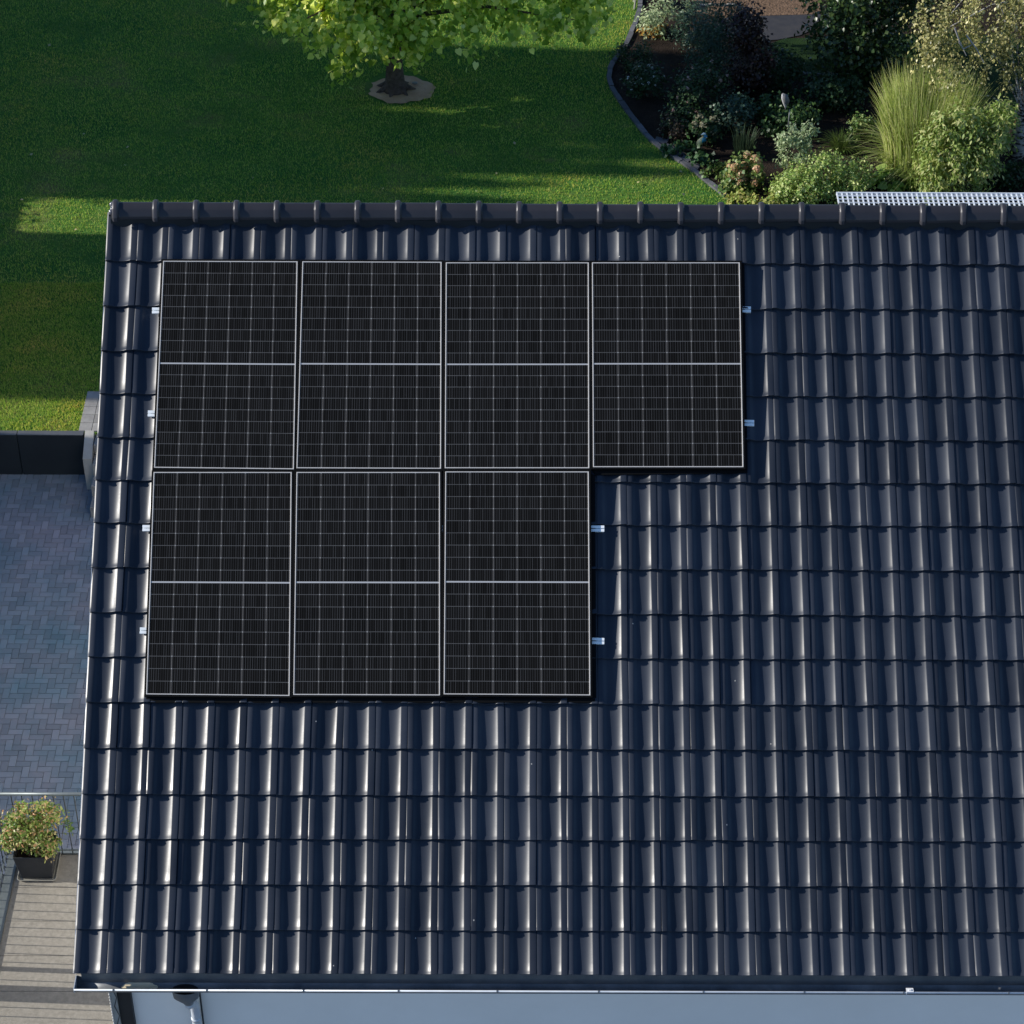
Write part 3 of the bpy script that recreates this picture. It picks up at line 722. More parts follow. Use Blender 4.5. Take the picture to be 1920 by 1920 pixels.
def bush(name, label, cat, base, lobes, n, size, mtl, stem_mtl, clumps=None, spread=.09, droop=0.0, up=.5, rnd=.7, leaf=LEAF_D, aspect=.5, group=None, nst=7, minz=None, parts=None, shell=.5, stem_r=.012):
    t = thing(name, label, cat, base, group=group)
    lob = [(base[0]+l[0], base[1]+l[1], base[2]+l[2], l[3], l[4], l[5]) for l in lobes]
    clumps = clumps or max(12, n//45)
    P, out, C, ci = cloud(lob, n, clumps, spread, shell)
    P[:, 2] = np.maximum(P[:, 2], base[2]+.02)
    Nn = out+np.array([0, 0, up])+rng.normal(size=P.shape)*rnd
    Dd = out*.6+rng.normal(size=P.shape)*.7+np.array([0, 0, -droop])
    put_leaves('foliage', P, Nn, Dd, size, mtl, t, leaf, aspect)
    mb = MB(); idx = rng.choice(len(C), min(nst, len(C)), replace=False)
    for i in idx:
        e = C[i]; b0 = np.array(base)+np.array([random.uniform(-.05, .05), random.uniform(-.05, .05), 0]); md = b0*.5+e*.5+np.array([random.uniform(-.05, .05)]*2+[.08])
        mb.tube([b0, md, e], [stem_r, stem_r*.7, stem_r*.3], 5, False)
    mb.obj('stems', stem_mtl, t, True)
    return t, C
M_BARK = noisy('bark', (.06, .045, .038), (.16, .12, .10), 14, .95, .9, .02, .1, fine=40)
M_TWIG = noisy('twig', (.06, .045, .03), (.12, .09, .06), 14, .9, .3)
G_CAT = leaf_mat('catalpa_leaf', ev((.15, .28, .035), (.27, .41, .055), (.46, .58, .09), (.68, .74, .17), (.84, .84, .32)), .46, .4, .35, 1.65)
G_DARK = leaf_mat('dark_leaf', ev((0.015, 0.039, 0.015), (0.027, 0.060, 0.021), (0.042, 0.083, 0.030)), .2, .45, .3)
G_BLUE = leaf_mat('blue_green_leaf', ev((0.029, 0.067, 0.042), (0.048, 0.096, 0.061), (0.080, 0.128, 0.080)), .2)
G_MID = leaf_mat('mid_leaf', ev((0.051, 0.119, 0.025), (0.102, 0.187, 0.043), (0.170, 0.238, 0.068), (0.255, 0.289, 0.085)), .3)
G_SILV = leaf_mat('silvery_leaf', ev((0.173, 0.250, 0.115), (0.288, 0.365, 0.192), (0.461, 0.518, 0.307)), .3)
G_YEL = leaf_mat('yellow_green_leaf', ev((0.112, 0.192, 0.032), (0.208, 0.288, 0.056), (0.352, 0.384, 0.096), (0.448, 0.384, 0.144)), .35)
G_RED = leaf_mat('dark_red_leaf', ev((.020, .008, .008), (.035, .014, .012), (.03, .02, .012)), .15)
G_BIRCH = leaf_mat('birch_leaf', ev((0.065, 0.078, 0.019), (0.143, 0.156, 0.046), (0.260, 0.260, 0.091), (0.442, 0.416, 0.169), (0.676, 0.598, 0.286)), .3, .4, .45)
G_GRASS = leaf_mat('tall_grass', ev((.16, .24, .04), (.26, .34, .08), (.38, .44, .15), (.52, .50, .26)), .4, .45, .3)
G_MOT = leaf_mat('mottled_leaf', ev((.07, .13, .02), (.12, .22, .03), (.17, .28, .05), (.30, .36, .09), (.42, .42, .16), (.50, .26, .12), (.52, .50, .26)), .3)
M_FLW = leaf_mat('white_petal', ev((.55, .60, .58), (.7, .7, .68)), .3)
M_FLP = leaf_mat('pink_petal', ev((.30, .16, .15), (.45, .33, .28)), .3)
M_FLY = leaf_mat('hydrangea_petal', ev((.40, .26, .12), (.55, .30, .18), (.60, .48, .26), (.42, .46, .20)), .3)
M_FLD = leaf_mat('shade_toned_hydrangea', ev((.16, .17, .10), (.26, .23, .15)), .3)  # darker copy of the hydrangea petals, shade put into the colour
def g(x, y, z=ZL): return GZ(x, y, z)

# catalpa tree
tb = g(741, 168)
tree = thing('catalpa_tree', 'broad leafy tree with big heart shaped leaves on the lawn', 'tree', tb)
lobes = [(tb[0]-1.25, tb[1]-.5, 2.75, 1.0, 1.0, 1.15), (tb[0]-.62, tb[1]-.9, 2.7, .9, .8, .95), (tb[0]+.7, tb[1]-.3, 2.75, 1.2, 1.1, 1.1), (tb[0]+.1, tb[1]-.5, 2.7, .8, .7, .9), (tb[0]+1.9, tb[1]+.2, 3.1, 1.2, 1.1, 1.15), (tb[0]+3.1, tb[1]+.1, 3.0, 1.05, 1.0, 1.0),
         (tb[0]+.2, tb[1]+.3, 4.5, 2.0, 1.5, 1.3), (tb[0]-2.1, tb[1]+.2, 3.2, .9, 1.0, 1.0), (tb[0]-2.75, tb[1]+.3, 3.2, .6, .7, .75), (tb[0]+3.7, tb[1]+.4, 3.7, .6, .8, .7), (tb[0]-.9, tb[1]-.2, 3.9, 1.5, 1.1, 1.0)]
P, out, C, ci = cloud(lobes, 16500, 300, .135, .5)
k = (P[:, 2] > 1.35) & ~((P[:, 0] > tb[0]-.30) & (P[:, 0] < tb[0]+.45) & (P[:, 1] < tb[1]+.2) & (P[:, 2] < 1.62)); P, out = P[k], out[k]
Nn = out*.7+np.array([-.25, -.2, .8])+rng.normal(size=P.shape)*.7; Dd = out*.4+rng.normal(size=P.shape)*.5+np.array([0, 0, -.9])
put_leaves('crown', P, Nn, Dd, .100, G_CAT, tree, LEAF_H, .5, .4)
mb = MB(); top = np.array([tb[0]+.05, tb[1]+.1, 2.6])
mb.tube([tb+np.array([0, 0, -.05]), tb+np.array([0, 0, .12]), tb+np.array([.0, .02, .5]), (tb[0]+.03, tb[1]+.06, 1.9), top], [.27, .19, .15, .125, .11], 14)
for a in range(7):
    an = a*.9; e = tb+np.array([math.cos(an)*.42, math.sin(an)*.34, -.02]); mb.tube([tb+np.array([math.cos(an)*.08, math.sin(an)*.08, .16]), tb+np.array([math.cos(an)*.25, math.sin(an)*.2, .05]), e], [.07, .05, .015], 6)
mb.obj('trunk', M_BARK, tree, True)
mb = MB()
for i in rng.choice(len(C), 26, replace=False):
    e = C[i]; b0 = top+np.array([0, 0, random.uniform(-.5, .0)]); md = b0*.5+e*.5+np.array([0, 0, .25]); mb.tube([b0, md, e], [.05, .03, .008], 6, False)
mb.tube([top, (tb[0]+.1, tb[1]+.3, 4.8)], [.1, .04], 8); mb.obj('limbs', M_BARK, tree, True)
M_POD = leaf_mat('pod', ev((.20, .19, .06), (.34, .30, .12)), .1)
sel = [i for i in rng.choice(len(P), 400, replace=False) if P[i][2] > 1.9 and P[i][1] < tb[1]][:70]
pod0 = None
for i in sel:                               # long hanging seed pods
    if pod0 is None:
        mb = MB(); mb.tube([(0, 0, 0), (.012, 0, -.17), (-.01, 0, -.30)], [.005, .006, .003], 4, False); pod0 = pd = mb.obj('seed_pod', M_POD, tree)
    else:
        pd = pod0.copy(); COL.objects.link(pd); pd.parent = tree
    pd.location = tuple(map(float, P[i])); pd.rotation_euler = (0, 0, random.uniform(0, 6)); pd.scale = (1, 1, random.uniform(.7, 1.2))
# bare earth disc round the trunk
mb = MB(); n = 40; pts = [(tb[0]+.12+math.cos(2*math.pi*k/n)*.60*(1+.07*math.sin(k*.9)+.05*math.sin(k*2.3)), tb[1]-.02+math.sin(2*math.pi*k/n)*.50*(1+.07*math.sin(k*.7+1)+.05*math.sin(k*1.9)), ZL+.016) for k in range(n)]
mb.add(pts, [tuple(range(n))]); mb.obj('bare_earth', noisy('earth', (.44, .26, .16), (.58, .38, .25), 4, .95, .8, .02, .1, fine=40))['kind'] = 'structure'
mb = MB(); p = g(778, 160); mb.ball((p[0], p[1], ZL+.05), .04, 7, 5, (1.5, 1, .6)); tag(mb.obj('small_stone', M_STONE, smooth=True), 'small pale stone on the bare earth by the tree trunk', 'stone')
mb = MB(); p = g(727, 172); mb.ball((p[0], p[1], ZL+.06), .06, 8, 6, (1.1, .9, .8)); tag(mb.obj('root_burl', M_BEIGE, smooth=True), 'pale lump at the foot of the lawn tree', 'stone')
# thin yellow runners in the lawn
# ---- bed plants
bush('silver_shrub', 'sunlit silvery green shrub at the far end of the curved edging', 'shrub', g(1245, 62), [(0, 0, .35, .42, .35, .4), (.3, .1, .45, .3, .3, .35), (-.2, 0, .3, .3, .3, .3)], 1500, .07, G_SILV, M_TWIG, spread=.07, aspect=.22, up=.9)
bush('yellow_bloom_plant', 'low plant with orange and yellow blooms below the silvery shrub', 'flowers', g(1226, 66), [(0, 0, .10, .3, .15, .12)], 260, .06, leaf_mat('orange_petal', ev((.45, .22, .06), (.60, .38, .10), (.25, .25, .06)), .3), M_TWIG, spread=.04)
bush('conifer_shrub', 'dark upright shrub behind the centre of the flower bed', 'shrub', g(1335, 140), [(0, 0, .8, .40, .35, .85), (.1, 0, 1.5, .3, .3, .5), (-.25, 0, .6, .35, .3, .6), (.3, 0, .9, .3, .3, .7)], 5200, .06, G_BLUE, M_TWIG, spread=.08, aspect=.2, up=.3)
bush('blue_shrub', 'blue green shrub just right of the silvery sunlit one', 'shrub', g(1302, 90), [(0, 0, .45, .35, .35, .5)], 1300, .06, G_BLUE, M_TWIG, spread=.08, aspect=.25)
bush('creeping_shrub', 'low dark spreading shrub against the bend of the edging', 'shrub', g(1195, 128), [(0, 0, .22, .45, .3, .25), (-.1, .4, .2, .3, .3, .2)], 1500, .055, G_DARK, M_TWIG, spread=.07, aspect=.2)
def flowers(t, C, n, size, mtl, zmin=0, petals=14, r=.03, name='blossom'):
    for i in rng.choice(len(C), min(n, len(C)), replace=False):
        c = C[i]+np.array([0, -.03, .06]); d = unit(rng.normal(size=(petals, 3))+np.array([0, -.2, .5])); P = c+d*r
        put_leaves(name, P, d, rng.normal(size=P.shape), size, mtl, t, LEAF_D, .45)
t, C = bush('white_flower_bush', 'dark bush dotted with tiny white flowers beside the edging', 'flowering bush', g(1212, 182), [(0, 0, .3, .38, .3, .35)], 1400, .05, G_DARK, M_TWIG, spread=.06)
flowers(t, C, 24, .035, M_FLW, r=.012, petals=6)
t, C = bush('rose_bush', 'tall dark bush with scattered dusky pink blooms', 'flowering bush', g(1300, 215), [(0, 0, .5, .5, .35, .5), (.3, .1, .7, .35, .3, .4)], 2200, .05, G_DARK, M_TWIG, spread=.08, nst=16)
flowers(t, C, 26, .04, M_FLP, r=.018, petals=8)
t, C = bush('rose_bush', 'lower dark bush with pink blooms behind the blue figurine', 'flowering bush', g(1278, 250), [(0, 0, .25, .4, .3, .25)], 1200, .05, G_DARK, M_TWIG, spread=.08, nst=16)
flowers(t, C, 12, .04, M_FLP, r=.018, petals=8)
bush('red_leaf_shrub', 'dark red leaved shrub in the middle of the flower bed', 'shrub', g(1404, 188), [(0, 0, .7, .42, .38, .75), (-.1, .1, 1.4, .35, .3, .5)], 4600, .055, G_RED, M_TWIG, spread=.08)
bush('green_shrub', 'dark green shrub below the feather shaped stake', 'shrub', g(1478, 250), [(0, 0, .28, .5, .35, .3), (-.3, .4, .3, .3, .3, .3)], 1900, .06, leaf_mat('g1', ev((0.032, 0.080, 0.022), (0.064, 0.120, 0.032)), .2), M_TWIG, spread=.08)
bush('green_shrub', 'dark shrub in front of the pale back edging', 'shrub', g(1530, 205), [(0, 0, .3, .55, .35, .32), (.5, 0, .3, .4, .3, .3)], 1900, .06, G_DARK, M_TWIG, spread=.09)
bush('green_shrub', 'dark shrub left of the small back lawn', 'shrub', g(1458, 165), [(0, 0, .35, .4, .35, .35)], 1300, .06, G_DARK, M_TWIG, spread=.09)
bush('blue_shrub', 'shaded blue green shrub right of the pink flowers', 'shrub', g(1378, 245), [(0, 0, .3, .45, .3, .32)], 1400, .055, G_BLUE, M_TWIG, spread=.08)
bush('brown_shrub', 'brownish twiggy shrub left of the blue figurine', 'shrub', g(1262, 262), [(0, 0, .18, .28, .22, .2)], 800, .045, leaf_mat('brownish', ev((.05, .03, .022), (.09, .06, .04), (.04, .05, .02)), .2), M_TWIG, spread=.06)
bush('low_plant', 'low dark green plants along the edging bend', 'plant', g(1268, 285), [(0, 0, .08, .3, .15, .1), (.5, -.3, .08, .3, .15, .1)], 700, .07, leaf_mat('g2', ev((0.030, 0.083, 0.030), (0.053, 0.120, 0.038)), .2), M_TWIG, spread=.05)
t, C = bush('hydrangea', 'shaded hydrangea with shade-toned flower heads above the figurine', 'hydrangea', g(1322, 272), [(0, 0, .35, .32, .22, .25)], 500, .07, G_DARK, M_TWIG, spread=.06, clumps=14)
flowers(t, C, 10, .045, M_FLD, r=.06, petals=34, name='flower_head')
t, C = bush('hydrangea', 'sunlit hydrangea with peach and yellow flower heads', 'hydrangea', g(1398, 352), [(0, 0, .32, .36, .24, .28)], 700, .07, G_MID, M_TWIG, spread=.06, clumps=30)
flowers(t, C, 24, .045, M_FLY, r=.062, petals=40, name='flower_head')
bush('low_plant', 'sunlit low green plants in front of the peach hydrangea', 'plant', g(1410, 385), [(-.2, 0, .08, .3, .25, .12), (.2, -.2, .12, .35, .3, .15)], 1300, .06, G_YEL, M_TWIG, spread=.06)
bush('low_plant', 'low green leaves left of the peach hydrangea', 'plant', g(1350, 330), [(0, 0, .08, .35, .22, .10), (.2, -.5, .08, .3, .2, .1)], 900, .06, G_MID, M_TWIG, spread=.06)
bush('sunlit_bush', 'wide sunlit bush of small leaves below the tall silvery sprouts', 'bush', g(1545, 375), [(0, 0, .45, .75, .45, .42), (-.5, -.2, .35, .45, .4, .4), (.45, .1, .4, .42, .4, .36)], 7500, .05, leaf_mat('sunlit_leaf', ev((0.119, 0.214, 0.048), (0.214, 0.333, 0.071), (0.380, 0.475, 0.143), (0.522, 0.546, 0.237)), .3), M_TWIG, spread=.07, clumps=190, up=.3, aspect=.35)
bush('silvery_sprouts', 'upright pale silvery sprouts behind the sunlit bush', 'shrub', g(1485, 350), [(0, 0, .65, .32, .25, .42), (-.15, 0, 1.0, .12, .12, .25), (.18, 0, 1.05, .14, .12, .22)], 1900, .055, G_SILV, M_TWIG, spread=.05, clumps=55, aspect=.3)
bush('broad_leaf_plant', 'bright broad leaved plant between bush and tall grass', 'plant', g(1670, 352), [(0, 0, .1, .38, .2, .12)], 240, .14, leaf_mat('broad', ev((0.140, 0.266, 0.042), (0.308, 0.420, 0.098)), .35), M_TWIG, spread=.06, up=1.2, leaf=LEAF_H, rnd=.4)

def tall_grass(name, label, base, n, h, rad, wd, mtl, lean=.45, seg=4, fall=.55, skirt=0):
    t = thing(name, label, 'ornamental grass', base)
    a = rng.uniform(0, 2*np.pi, n); r0 = rad*.35*np.sqrt(rng.uniform(0, 1, n)); b = a+rng.normal(0, .4, n)
    P0 = np.stack([base[0]+np.cos(a)*r0, base[1]+np.sin(a)*r0, np.full(n, base[2])], 1)
    e = np.stack([np.cos(b), np.sin(b), np.zeros(n)], 1); hh = h*rng.uniform(.55, 1.08, n); ln = lean*rng.uniform(.1, 1.2, n)
    if skirt:
        hh[:skirt] = h*rng.uniform(.25, .5, skirt); ln[:skirt] = rng.uniform(.5, 1.1, skirt)
    sd = np.stack([-np.sin(b+rng.normal(0, .8, n)), np.cos(b), np.zeros(n)], 1)
    rows = []
    for k in range(seg+1):
        s = k/seg; c = P0+e*(ln*hh*s**1.8)[:, None]; c[:, 2] += hh*(s-fall*ln*s**3)
        ww = wd*(1-s**2)*.5+.0008
        rows.append(c-sd*ww); rows.append(c+sd*ww)
    V = np.stack(rows, 1); kk = 2*(seg+1); F = []
    for k in range(seg): F.append((2*k, 2*k+1, 2*k+3, 2*k+2))
    F = (np.arange(n)[:, None, None]*kk+np.array(F)[None]).reshape(-1, 4)
    np_obj('blades', V.reshape(-1, 3), F, mtl, t); return t
tall_grass('ornamental_grass', 'tall sunlit clump of ornamental grass left of the leafy bush', g(1728, 316), 5200, 1.90, 1.9, .018, G_GRASS, .25, skirt=900)
tall_grass('ornamental_grass', 'small dark tuft of grass left of the tall clump', g(1575, 285), 260, .5, .3, .014, leaf_mat('g3', ev((.04, .08, .015), (.10, .14, .03)), .3), 1.0)
tall_grass('ornamental_grass', 'thin shaded upright grass beside the blue figurine', g(1393, 295), 200, .6, .5, .012, leaf_mat('g4', ev((.03, .06, .03), (.07, .10, .05)), .3), .25)
bush('leafy_bush', 'large sunlit bush of drooping leaves right of the tall grass', 'bush', g(1792, 372), [(0, 0, .75, .62, .45, .7), (-.42, .05, 1.0, .36, .35, .5), (-.15, .1, 1.35, .36, .3, .42), (.3, .1, 1.15, .42, .4, .5), (.62, .2, 1.45, .2, .2, .4), (-.35, -.05, .45, .45, .4, .4), (.72, .2, 1.2, .14, .14, .35), (.1, .1, 1.3, .4, .3, .4)], 8500, .085, leaf_mat('droop_leaf', ev((.12, .20, .03), (.22, .31, .07), (.34, .42, .13), (.50, .48, .22)), .35), M_TWIG, spread=.08, clumps=230, droop=1.3, up=.2, aspect=.22, shell=.7)
bush('small_rose', 'small leafy plant with a yellow bloom between grass tuft and tall grass', 'plant', g(1615, 262), [(0, 0, .25, .3, .2, .25)], 600, .05, G_MID, M_TWIG, spread=.06)
bush('dry_plant', 'straw coloured plant at the foot of the leafy bush', 'plant', g(1850, 318), [(0, 0, .15, .25, .2, .2)], 500, .05, leaf_mat('dryp', ev((.18, .14, .07), (.12, .13, .04)), .3), M_TWIG, spread=.06)
bush('shade_plant', 'dark plant under the birch at the right edge', 'plant', g(1895, 345), [(0, 0, .15, .4, .3, .2)], 800, .06, G_DARK, M_TWIG, spread=.07)
bush('red_maple', 'small bright red leaved plant beside the birch trunk', 'plant', g(1916, 262), [(0, 0, .3, .14, .14, .25), (.1, 0, .6, .15, .15, .2)], 420, .05, leaf_mat('redl', ev((.20, .015, .015), (.35, .03, .03)), .3), M_TWIG, spread=.05)

# dark tree mass behind the bed
def tree_gen(name, label, base, lobes, n, size, mtl, clumps, spread, trunk_pts, trunk_r, bark, nl=18, droop=.3, aspect=.45, shell=.5, limb_r=.035, zs=1.0):
    t = thing(name, label, 'tree', base)
    P, out, C, ci = cloud(lobes, n, clumps, spread, shell, zs); P[:, 2] = np.maximum(P[:, 2], ZL+.05)
    put_leaves('crown', P, out+np.array([0, 0, .4])+rng.normal(size=P.shape)*.7, out*.4+rng.normal(size=P.shape)*.6+np.array([0, 0, -droop]), size, mtl, t, LEAF_D, aspect)
    mb = MB(); mb.tube(trunk_pts, trunk_r, 10)
    for i in rng.choice(len(C), nl, replace=False):
        k = random.randint(1, len(trunk_pts)-1); b0 = np.array(trunk_pts[k]); e = C[i]; mb.tube([b0, b0*.5+e*.5+np.array([0, 0, .2]), e], [limb_r, limb_r*.6, limb_r*.2], 6, False)
    mb.obj('trunk', bark, t, True); return t, C
b = g(1600, 150)  # tree kept dark by its leaf colour in place of cast shade
tree_gen('dark_tree', 'dense tree with shade-darkened leaves behind the small back lawn', b, [(b[0], b[1]+.3, 2.4, 1.2, 1.1, 1.3), (b[0]-.3, b[1]+.6, 3.6, 1.3, 1.2, 1.2), (b[0]+.6, b[1], 1.7, .9, .8, 1.0), (b[0]-.2, b[1]-.1, 1.6, .8, .7, .9), (b[0]+1.2, b[1]+.5, 3.3, 1.1, 1.0, 1.3)], 17000, .085, leaf_mat('shade_dark_leaf', ev((0.017, 0.042, 0.014), (0.031, 0.064, 0.020), (0.070, 0.105, 0.028)), .2, .35, .4), 420, .15, [b, b+np.array([.02, .1, 1.2]), b+np.array([.1, .2, 3.0])], [.09, .07, .03], M_BARK)
b = g(1904, 292)
tr = [b+np.array([0, 0, -.05]), b+np.array([.03, 0, .8]), b+np.array([.12, .03, 1.9]), b+np.array([.2, .05, 3.2]), b+np.array([.2, .1, 5.0])]
m = mat('birch_bark', (.3, .3, .3), .8, .2); N = NT(m); P_ = N.geo(); mp = N.n('Mapping'); mp.inputs['Scale'].default_value = (7, 7, 22); N.l(P_, mp.inputs[0])
N.l(N.ramp(N.noise(1.0, 4, .7, mp.outputs[0]), [(.44, (.03, .028, .03)), (.52, (.42, .41, .40)), (.8, (.50, .48, .46))]), N.b.inputs['Base Color']); M_BIRCHB = m
lob = [(b[0]-1.15, b[1]-.2, 2.9, .95, .8, .75), (b[0]-1.75, b[1]-.1, 3.35, .55, .6, .5), (b[0]-.6, b[1]-.2, 4.1, 1.1, .9, 1.1), (b[0]+.25, b[1]-.3, 2.75, .5, .5, .7), (b[0]+.9, b[1], 4.0, 1.1, 1.1, 1.4), (b[0]-.1, b[1]+.3, 5.3, 1.3, 1.2, 1.1)]
t, C = tree_gen('birch_tree', 'white barked birch with drooping sunlit twigs at the right edge', b, lob, 25000, .056, G_BIRCH, 560, .052, tr, [.15, .115, .1, .07, .03], M_BIRCHB, 26, 1.6, .36, .45, .02, 3.0)
mb = MB()                                    # bare pale branches hanging in front
for (a0, a1, a2) in (((1790, 52), (1800, 80), (1812, 104)), ((1812, 66), (1830, 90), (1845, 118)), ((1798, 78), (1806, 92), (1822, 84))):
    pts = [GY(x, y, b[1]-1.0) for x, y in (a0, a1, a2)]; mb.tube(pts, [.016, .012, .006], 6, False)
mb.obj('bare_branch', mat('pale_bark', (.42, .38, .36), .8), t, True)

# ---- garden ornaments
base = g(1475, 268); t = thing('garden_stake', 'slender rod carrying a grey feather shaped ornament', 'garden ornament', base)
topz = GY(1470, 205, base[1])[2]
mb = MB(); mb.tube([base, (base[0], base[1], topz)], .009, 6); mb.obj('rod', M_STEEL, t, True)
P3 = [GY(x, y, base[1]) for x, y in ((1472, 207), (1473, 200), (1471, 193), (1468, 184), (1467, 177))]
mb = MB(); mb.tube(P3, [.008, .022, .032, .03, .01], 8); mb.obj('curved_neck', mat('pale_metal', (.42, .42, .42), .4), t, True)
P3 = [GY(x, y, base[1]+.02) for x, y in ((1475, 199), (1474, 190), (1471, 181), (1467, 176))]
mb = MB(); mb.tube(P3, [.012, .065, .065, .02], 10); mb.obj('feather', noisy('grey_metal', (.10, .10, .11), (.2, .2, .2), 30, .6, .5), t, True)
base = g(1313, 292); t = thing('garden_figurine', 'small crane figurine with blue neck and white body', 'garden ornament', base)
Y = base[1]
mb = MB()
for dx in (-.015, .02): mb.tube([(base[0]+dx, Y, ZL), (base[0]+dx, Y, ZL+.2)], .006, 5)
mb.obj('legs', M_STEEL, t, True)
P3 = [GY(x, y, Y) for x, y in ((1307, 274), (1311, 268), (1316, 262), (1319, 257))]
mb = MB(); mb.tube(P3, [.02, .055, .05, .02], 10); mb.obj('body', mat('cream_paint', (.52, .50, .28), .4), t, True)
P3 = [GY(x, y, Y-.03) for x, y in ((1316, 267), (1321, 261), (1323, 256), (1321, 251))]
mb = MB(); mb.tube(P3, [.02, .045, .035, .018], 8); mb.obj('neck', mat('blue_paint', (.03, .22, .36), .35), t, True)
P3 = [GY(x, y, Y-.03) for x, y in ((1323, 251), (1319, 251), (1314, 253))]
mb = MB(); mb.tube(P3, [.02, .022, .006], 8); mb.obj('head', mat('white_paint', (.6, .68, .72), .35), t, True)
# pale stones by the back path, and pale garden frame at the top
mb = MB()
for k in range(9):
    p = g(1316+k*8.5, 13+random.uniform(-1, 1)); mb.ball((p[0], p[1], ZL+.04), .05, 7, 5, (1.1, .6, .7))
tag(mb.obj('stone_row', M_STONE, smooth=True), 'row of pale stones beside the bark mulch', 'stones')
p = g(1215, 16); t = thing('garden_bench', 'pale wooden garden seat at the top beside the silvery shrub', 'bench', p)
mb = MB(); mb.box(p[0]-.3, p[0]+.35, p[1]-.05, p[1]+.3, ZL+.36, ZL+.40); mb.obj('seat', M_BEIGE, t)
for sx, sy in ((-.27, -.02), (.32, -.02), (-.27, .27), (.32, .27)):
    mb = MB(); mb.tube([(p[0]+sx, p[1]+sy, ZL), (p[0]+sx*.9, p[1]+sy, ZL+.36)], .02, 6); mb.obj('leg', M_BEIGE, t)

# plant in the planter
base = (pcx, pcy, ZD+ht-.02)
t = thing('potted_shrub', 'mottled yellow and orange leaved shrub growing in the planter', 'shrub', base)
lob = [(pcx-.25, pcy-.02, base[2]+.26, .11, .13, .15), (pcx-.10, pcy, base[2]+.42, .17, .19, .24), (pcx+.14, pcy+.02, base[2]+.43, .16, .17, .23), (pcx-.14, pcy-.03, base[2]+.22, .19, .15, .16), (pcx+.08, pcy-.08, base[2]+.18, .21, .15, .16)]
P, out, C, ci = cloud(lob, 4600, 120, .040, .55)
put_leaves('foliage', P, out+np.array([0, -.1, .5])+rng.normal(size=P.shape)*.6, out*.7+rng.normal(size=P.shape)*.6, .045, G_MOT, t, LEAF_D, .28)
P = np.array([(pcx+.40, pcy+.05, base[2]+.28)])+rng.normal(size=(46, 3))*np.array([.035, .03, .09]); put_leaves('side_shoot', P, rng.normal(size=P.shape)+np.array([0, 0, 1]), rng.normal(size=P.shape), .045, G_MID, t, LEAF_D, .3)
mb = MB()
for i in rng.choice(len(C), 22, replace=False): mb.tube([(pcx+random.uniform(-.05, .05), pcy, base[2]-.02), tuple(np.array(base)*.4+C[i]*.6), tuple(C[i])], [.006, .004, .002], 4, False)
mb.tube([(pcx+.1, pcy, base[2]), (pcx+.3, pcy+.04, base[2]+.1), (pcx+.36, pcy+.05, base[2]+.36)], .003, 4, False)
mb.obj('stems', M_TWIG, t, True)

# a few fallen leaves on the lawn
P = lawn_pts(400, -6, 9, 18, 28)[:45]; P[:, 2] += .04
tag(put_leaves('fallen_leaves', P, rng.normal(size=P.shape)*.4+np.array([0, 0, 1]), rng.normal(size=P.shape), .06, leaf_mat('fallen', ev((.35, .26, .12), (.50, .42, .22), (.24, .24, .09)), .1), None), 'pale fallen leaves scattered over the lawn', 'fallen leaves', kind='stuff')

# ------------------------------------------------------------------ unseen house, poplars and hedges added left of the frame to throw shade
def build_shade_house(label, x0, x1, y0, y1, h, ridge):
    t = thing('shade_house', label, 'house', ((x0+x1)/2, (y0+y1)/2, 0))
    mb = MB(); mb.box(x0, x1, y0, y1, -.04, h); mb.obj('wall', M_WALL, t)
    xm = (x0+x1)/2
    mb = MB(); mb.add([(x0-.3, y0, h+.002), (x1+.3, y0, h+.002), (x1+.3, y1, h+.002), (x0-.3, y1, h+.002), (xm, y0, h+ridge), (xm, y1, h+ridge)], [(0, 1, 4), (1, 2, 5, 4), (2, 3, 5), (3, 0, 4, 5), (3, 2, 1, 0)])
    mb.obj('roof', M_TILE, t)
    for yy in np.linspace(y0+.8, y1-.8, 3):
        mb = MB(); mb.box(x1+.002, x1+.05, yy-.35, yy+.35, 1.2, 2.4); mb.obj('window', mat('dark_glass', (.02, .03, .04), .1), t)
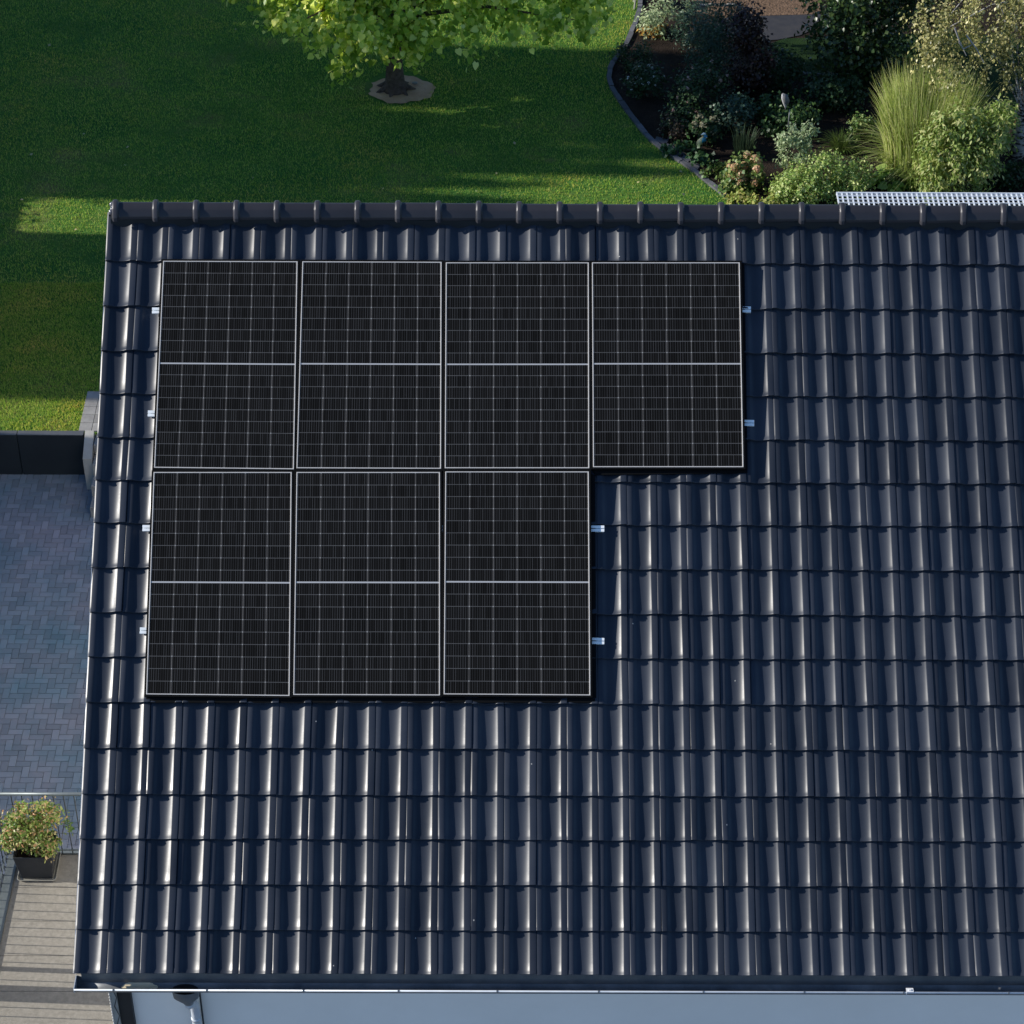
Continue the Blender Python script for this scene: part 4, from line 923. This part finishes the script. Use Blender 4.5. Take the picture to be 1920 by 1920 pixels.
def shade_hedge(label, x0, x1, y0, y1, z0, z1, n=2600):
    t = thing('shade_hedge', label, 'shade_hedge', ((x0+x1)/2, (y0+y1)/2, z0))
    mb = MB(); mb.bbox(x0+.06, x1-.06, y0+.04, y1-.04, z0, z1-.05, .08); mb.obj('inner_growth', G_DARK, t)
    P = np.stack([rng.uniform(x0, x1, n), rng.uniform(y0, y1, n), rng.uniform(z0, z1, n)], 1); k = rng.integers(0, 3, n)
    P[k == 0, 0] = x1+rng.normal(0, .03, (k == 0).sum()); P[k == 1, 0] = x0+rng.normal(0, .03, (k == 1).sum()); P[k == 2, 2] = z1+rng.normal(0, .04, (k == 2).sum())
    put_leaves('foliage', P, rng.normal(size=P.shape)+np.array([0, 0, .5]), rng.normal(size=P.shape), .12, G_MID, t, LEAF_D, .4)
build_shade_house('unseen white house added left of the lawn to shade it', -21, -14, 15.5, 19.95, 7.2, 2.0)
G_POP = leaf_mat('poplar_leaf', ev((.03, .07, .015), (.06, .11, .025)), .25)
k = 0
for ya, yb, hh, lab in ((21.2, 22.35, 11.6, 'medium slender poplar'), (22.35, 24.0, 13.6, 'tall slender poplar'), (24.0, 25.05, 11.0, 'medium slender poplar'), (25.05, 26.95, 13.6, 'tall slender poplar'), (26.95, 36, 10.2, 'short slender poplar')):
    n_ = max(2, round((yb-ya)/.62)); rr = (yb-ya)/n_
    for q_ in range(n_):
        yy = ya+rr*(q_+.5); hq = hh*random.uniform(.97, 1.04); xx = -18+random.uniform(-.3, .3); k += 1
        t = thing('shade_poplar', lab+' in the unseen row added to shade the lawn', 'tree', (xx, yy, ZL), group='poplars added out of view to shade the lawn')
        mb = MB(); mb.tube([(xx, yy, ZL-.05), (xx, yy, 2.2), (xx, yy, hq*.8), (xx, yy, hq-.3)], [.13, .11, .06, .02], 8); mb.obj('trunk', M_BARK, t, True)
        mb = MB(); mb.tube([(xx, yy, .9), (xx, yy, 1.4), (xx, yy, hq*.8), (xx, yy, hq*.92), (xx, yy, hq-.15)], [.15, rr*.53, rr*.55, rr*.42, .05], 9); mb.obj('inner_crown', G_DARK, t, True)
        m_ = 500; z_ = rng.uniform(1.1, hq, m_); a_ = rng.uniform(0, 6.283, m_); r_ = rr*.58*np.minimum(1, (hq-z_)/(hq*.18)+.15)*rng.uniform(.8, 1.2, m_)
        P = np.stack([xx+np.cos(a_)*r_, yy+np.sin(a_)*r_, z_], 1); put_leaves('foliage', P, rng.normal(size=P.shape), rng.normal(size=P.shape)+np.array([0, 0, 1]), .16, G_POP, t, LEAF_D, .45)
shade_hedge('unseen high hedge added to shade the paved patio', -11, -9.6, 5.4, 14.25, 0, 6.4)
shade_hedge('unseen low hedge added to shade the left lawn border', -9.4, -8.4, 14.5, 34, ZL, ZL+2.05)
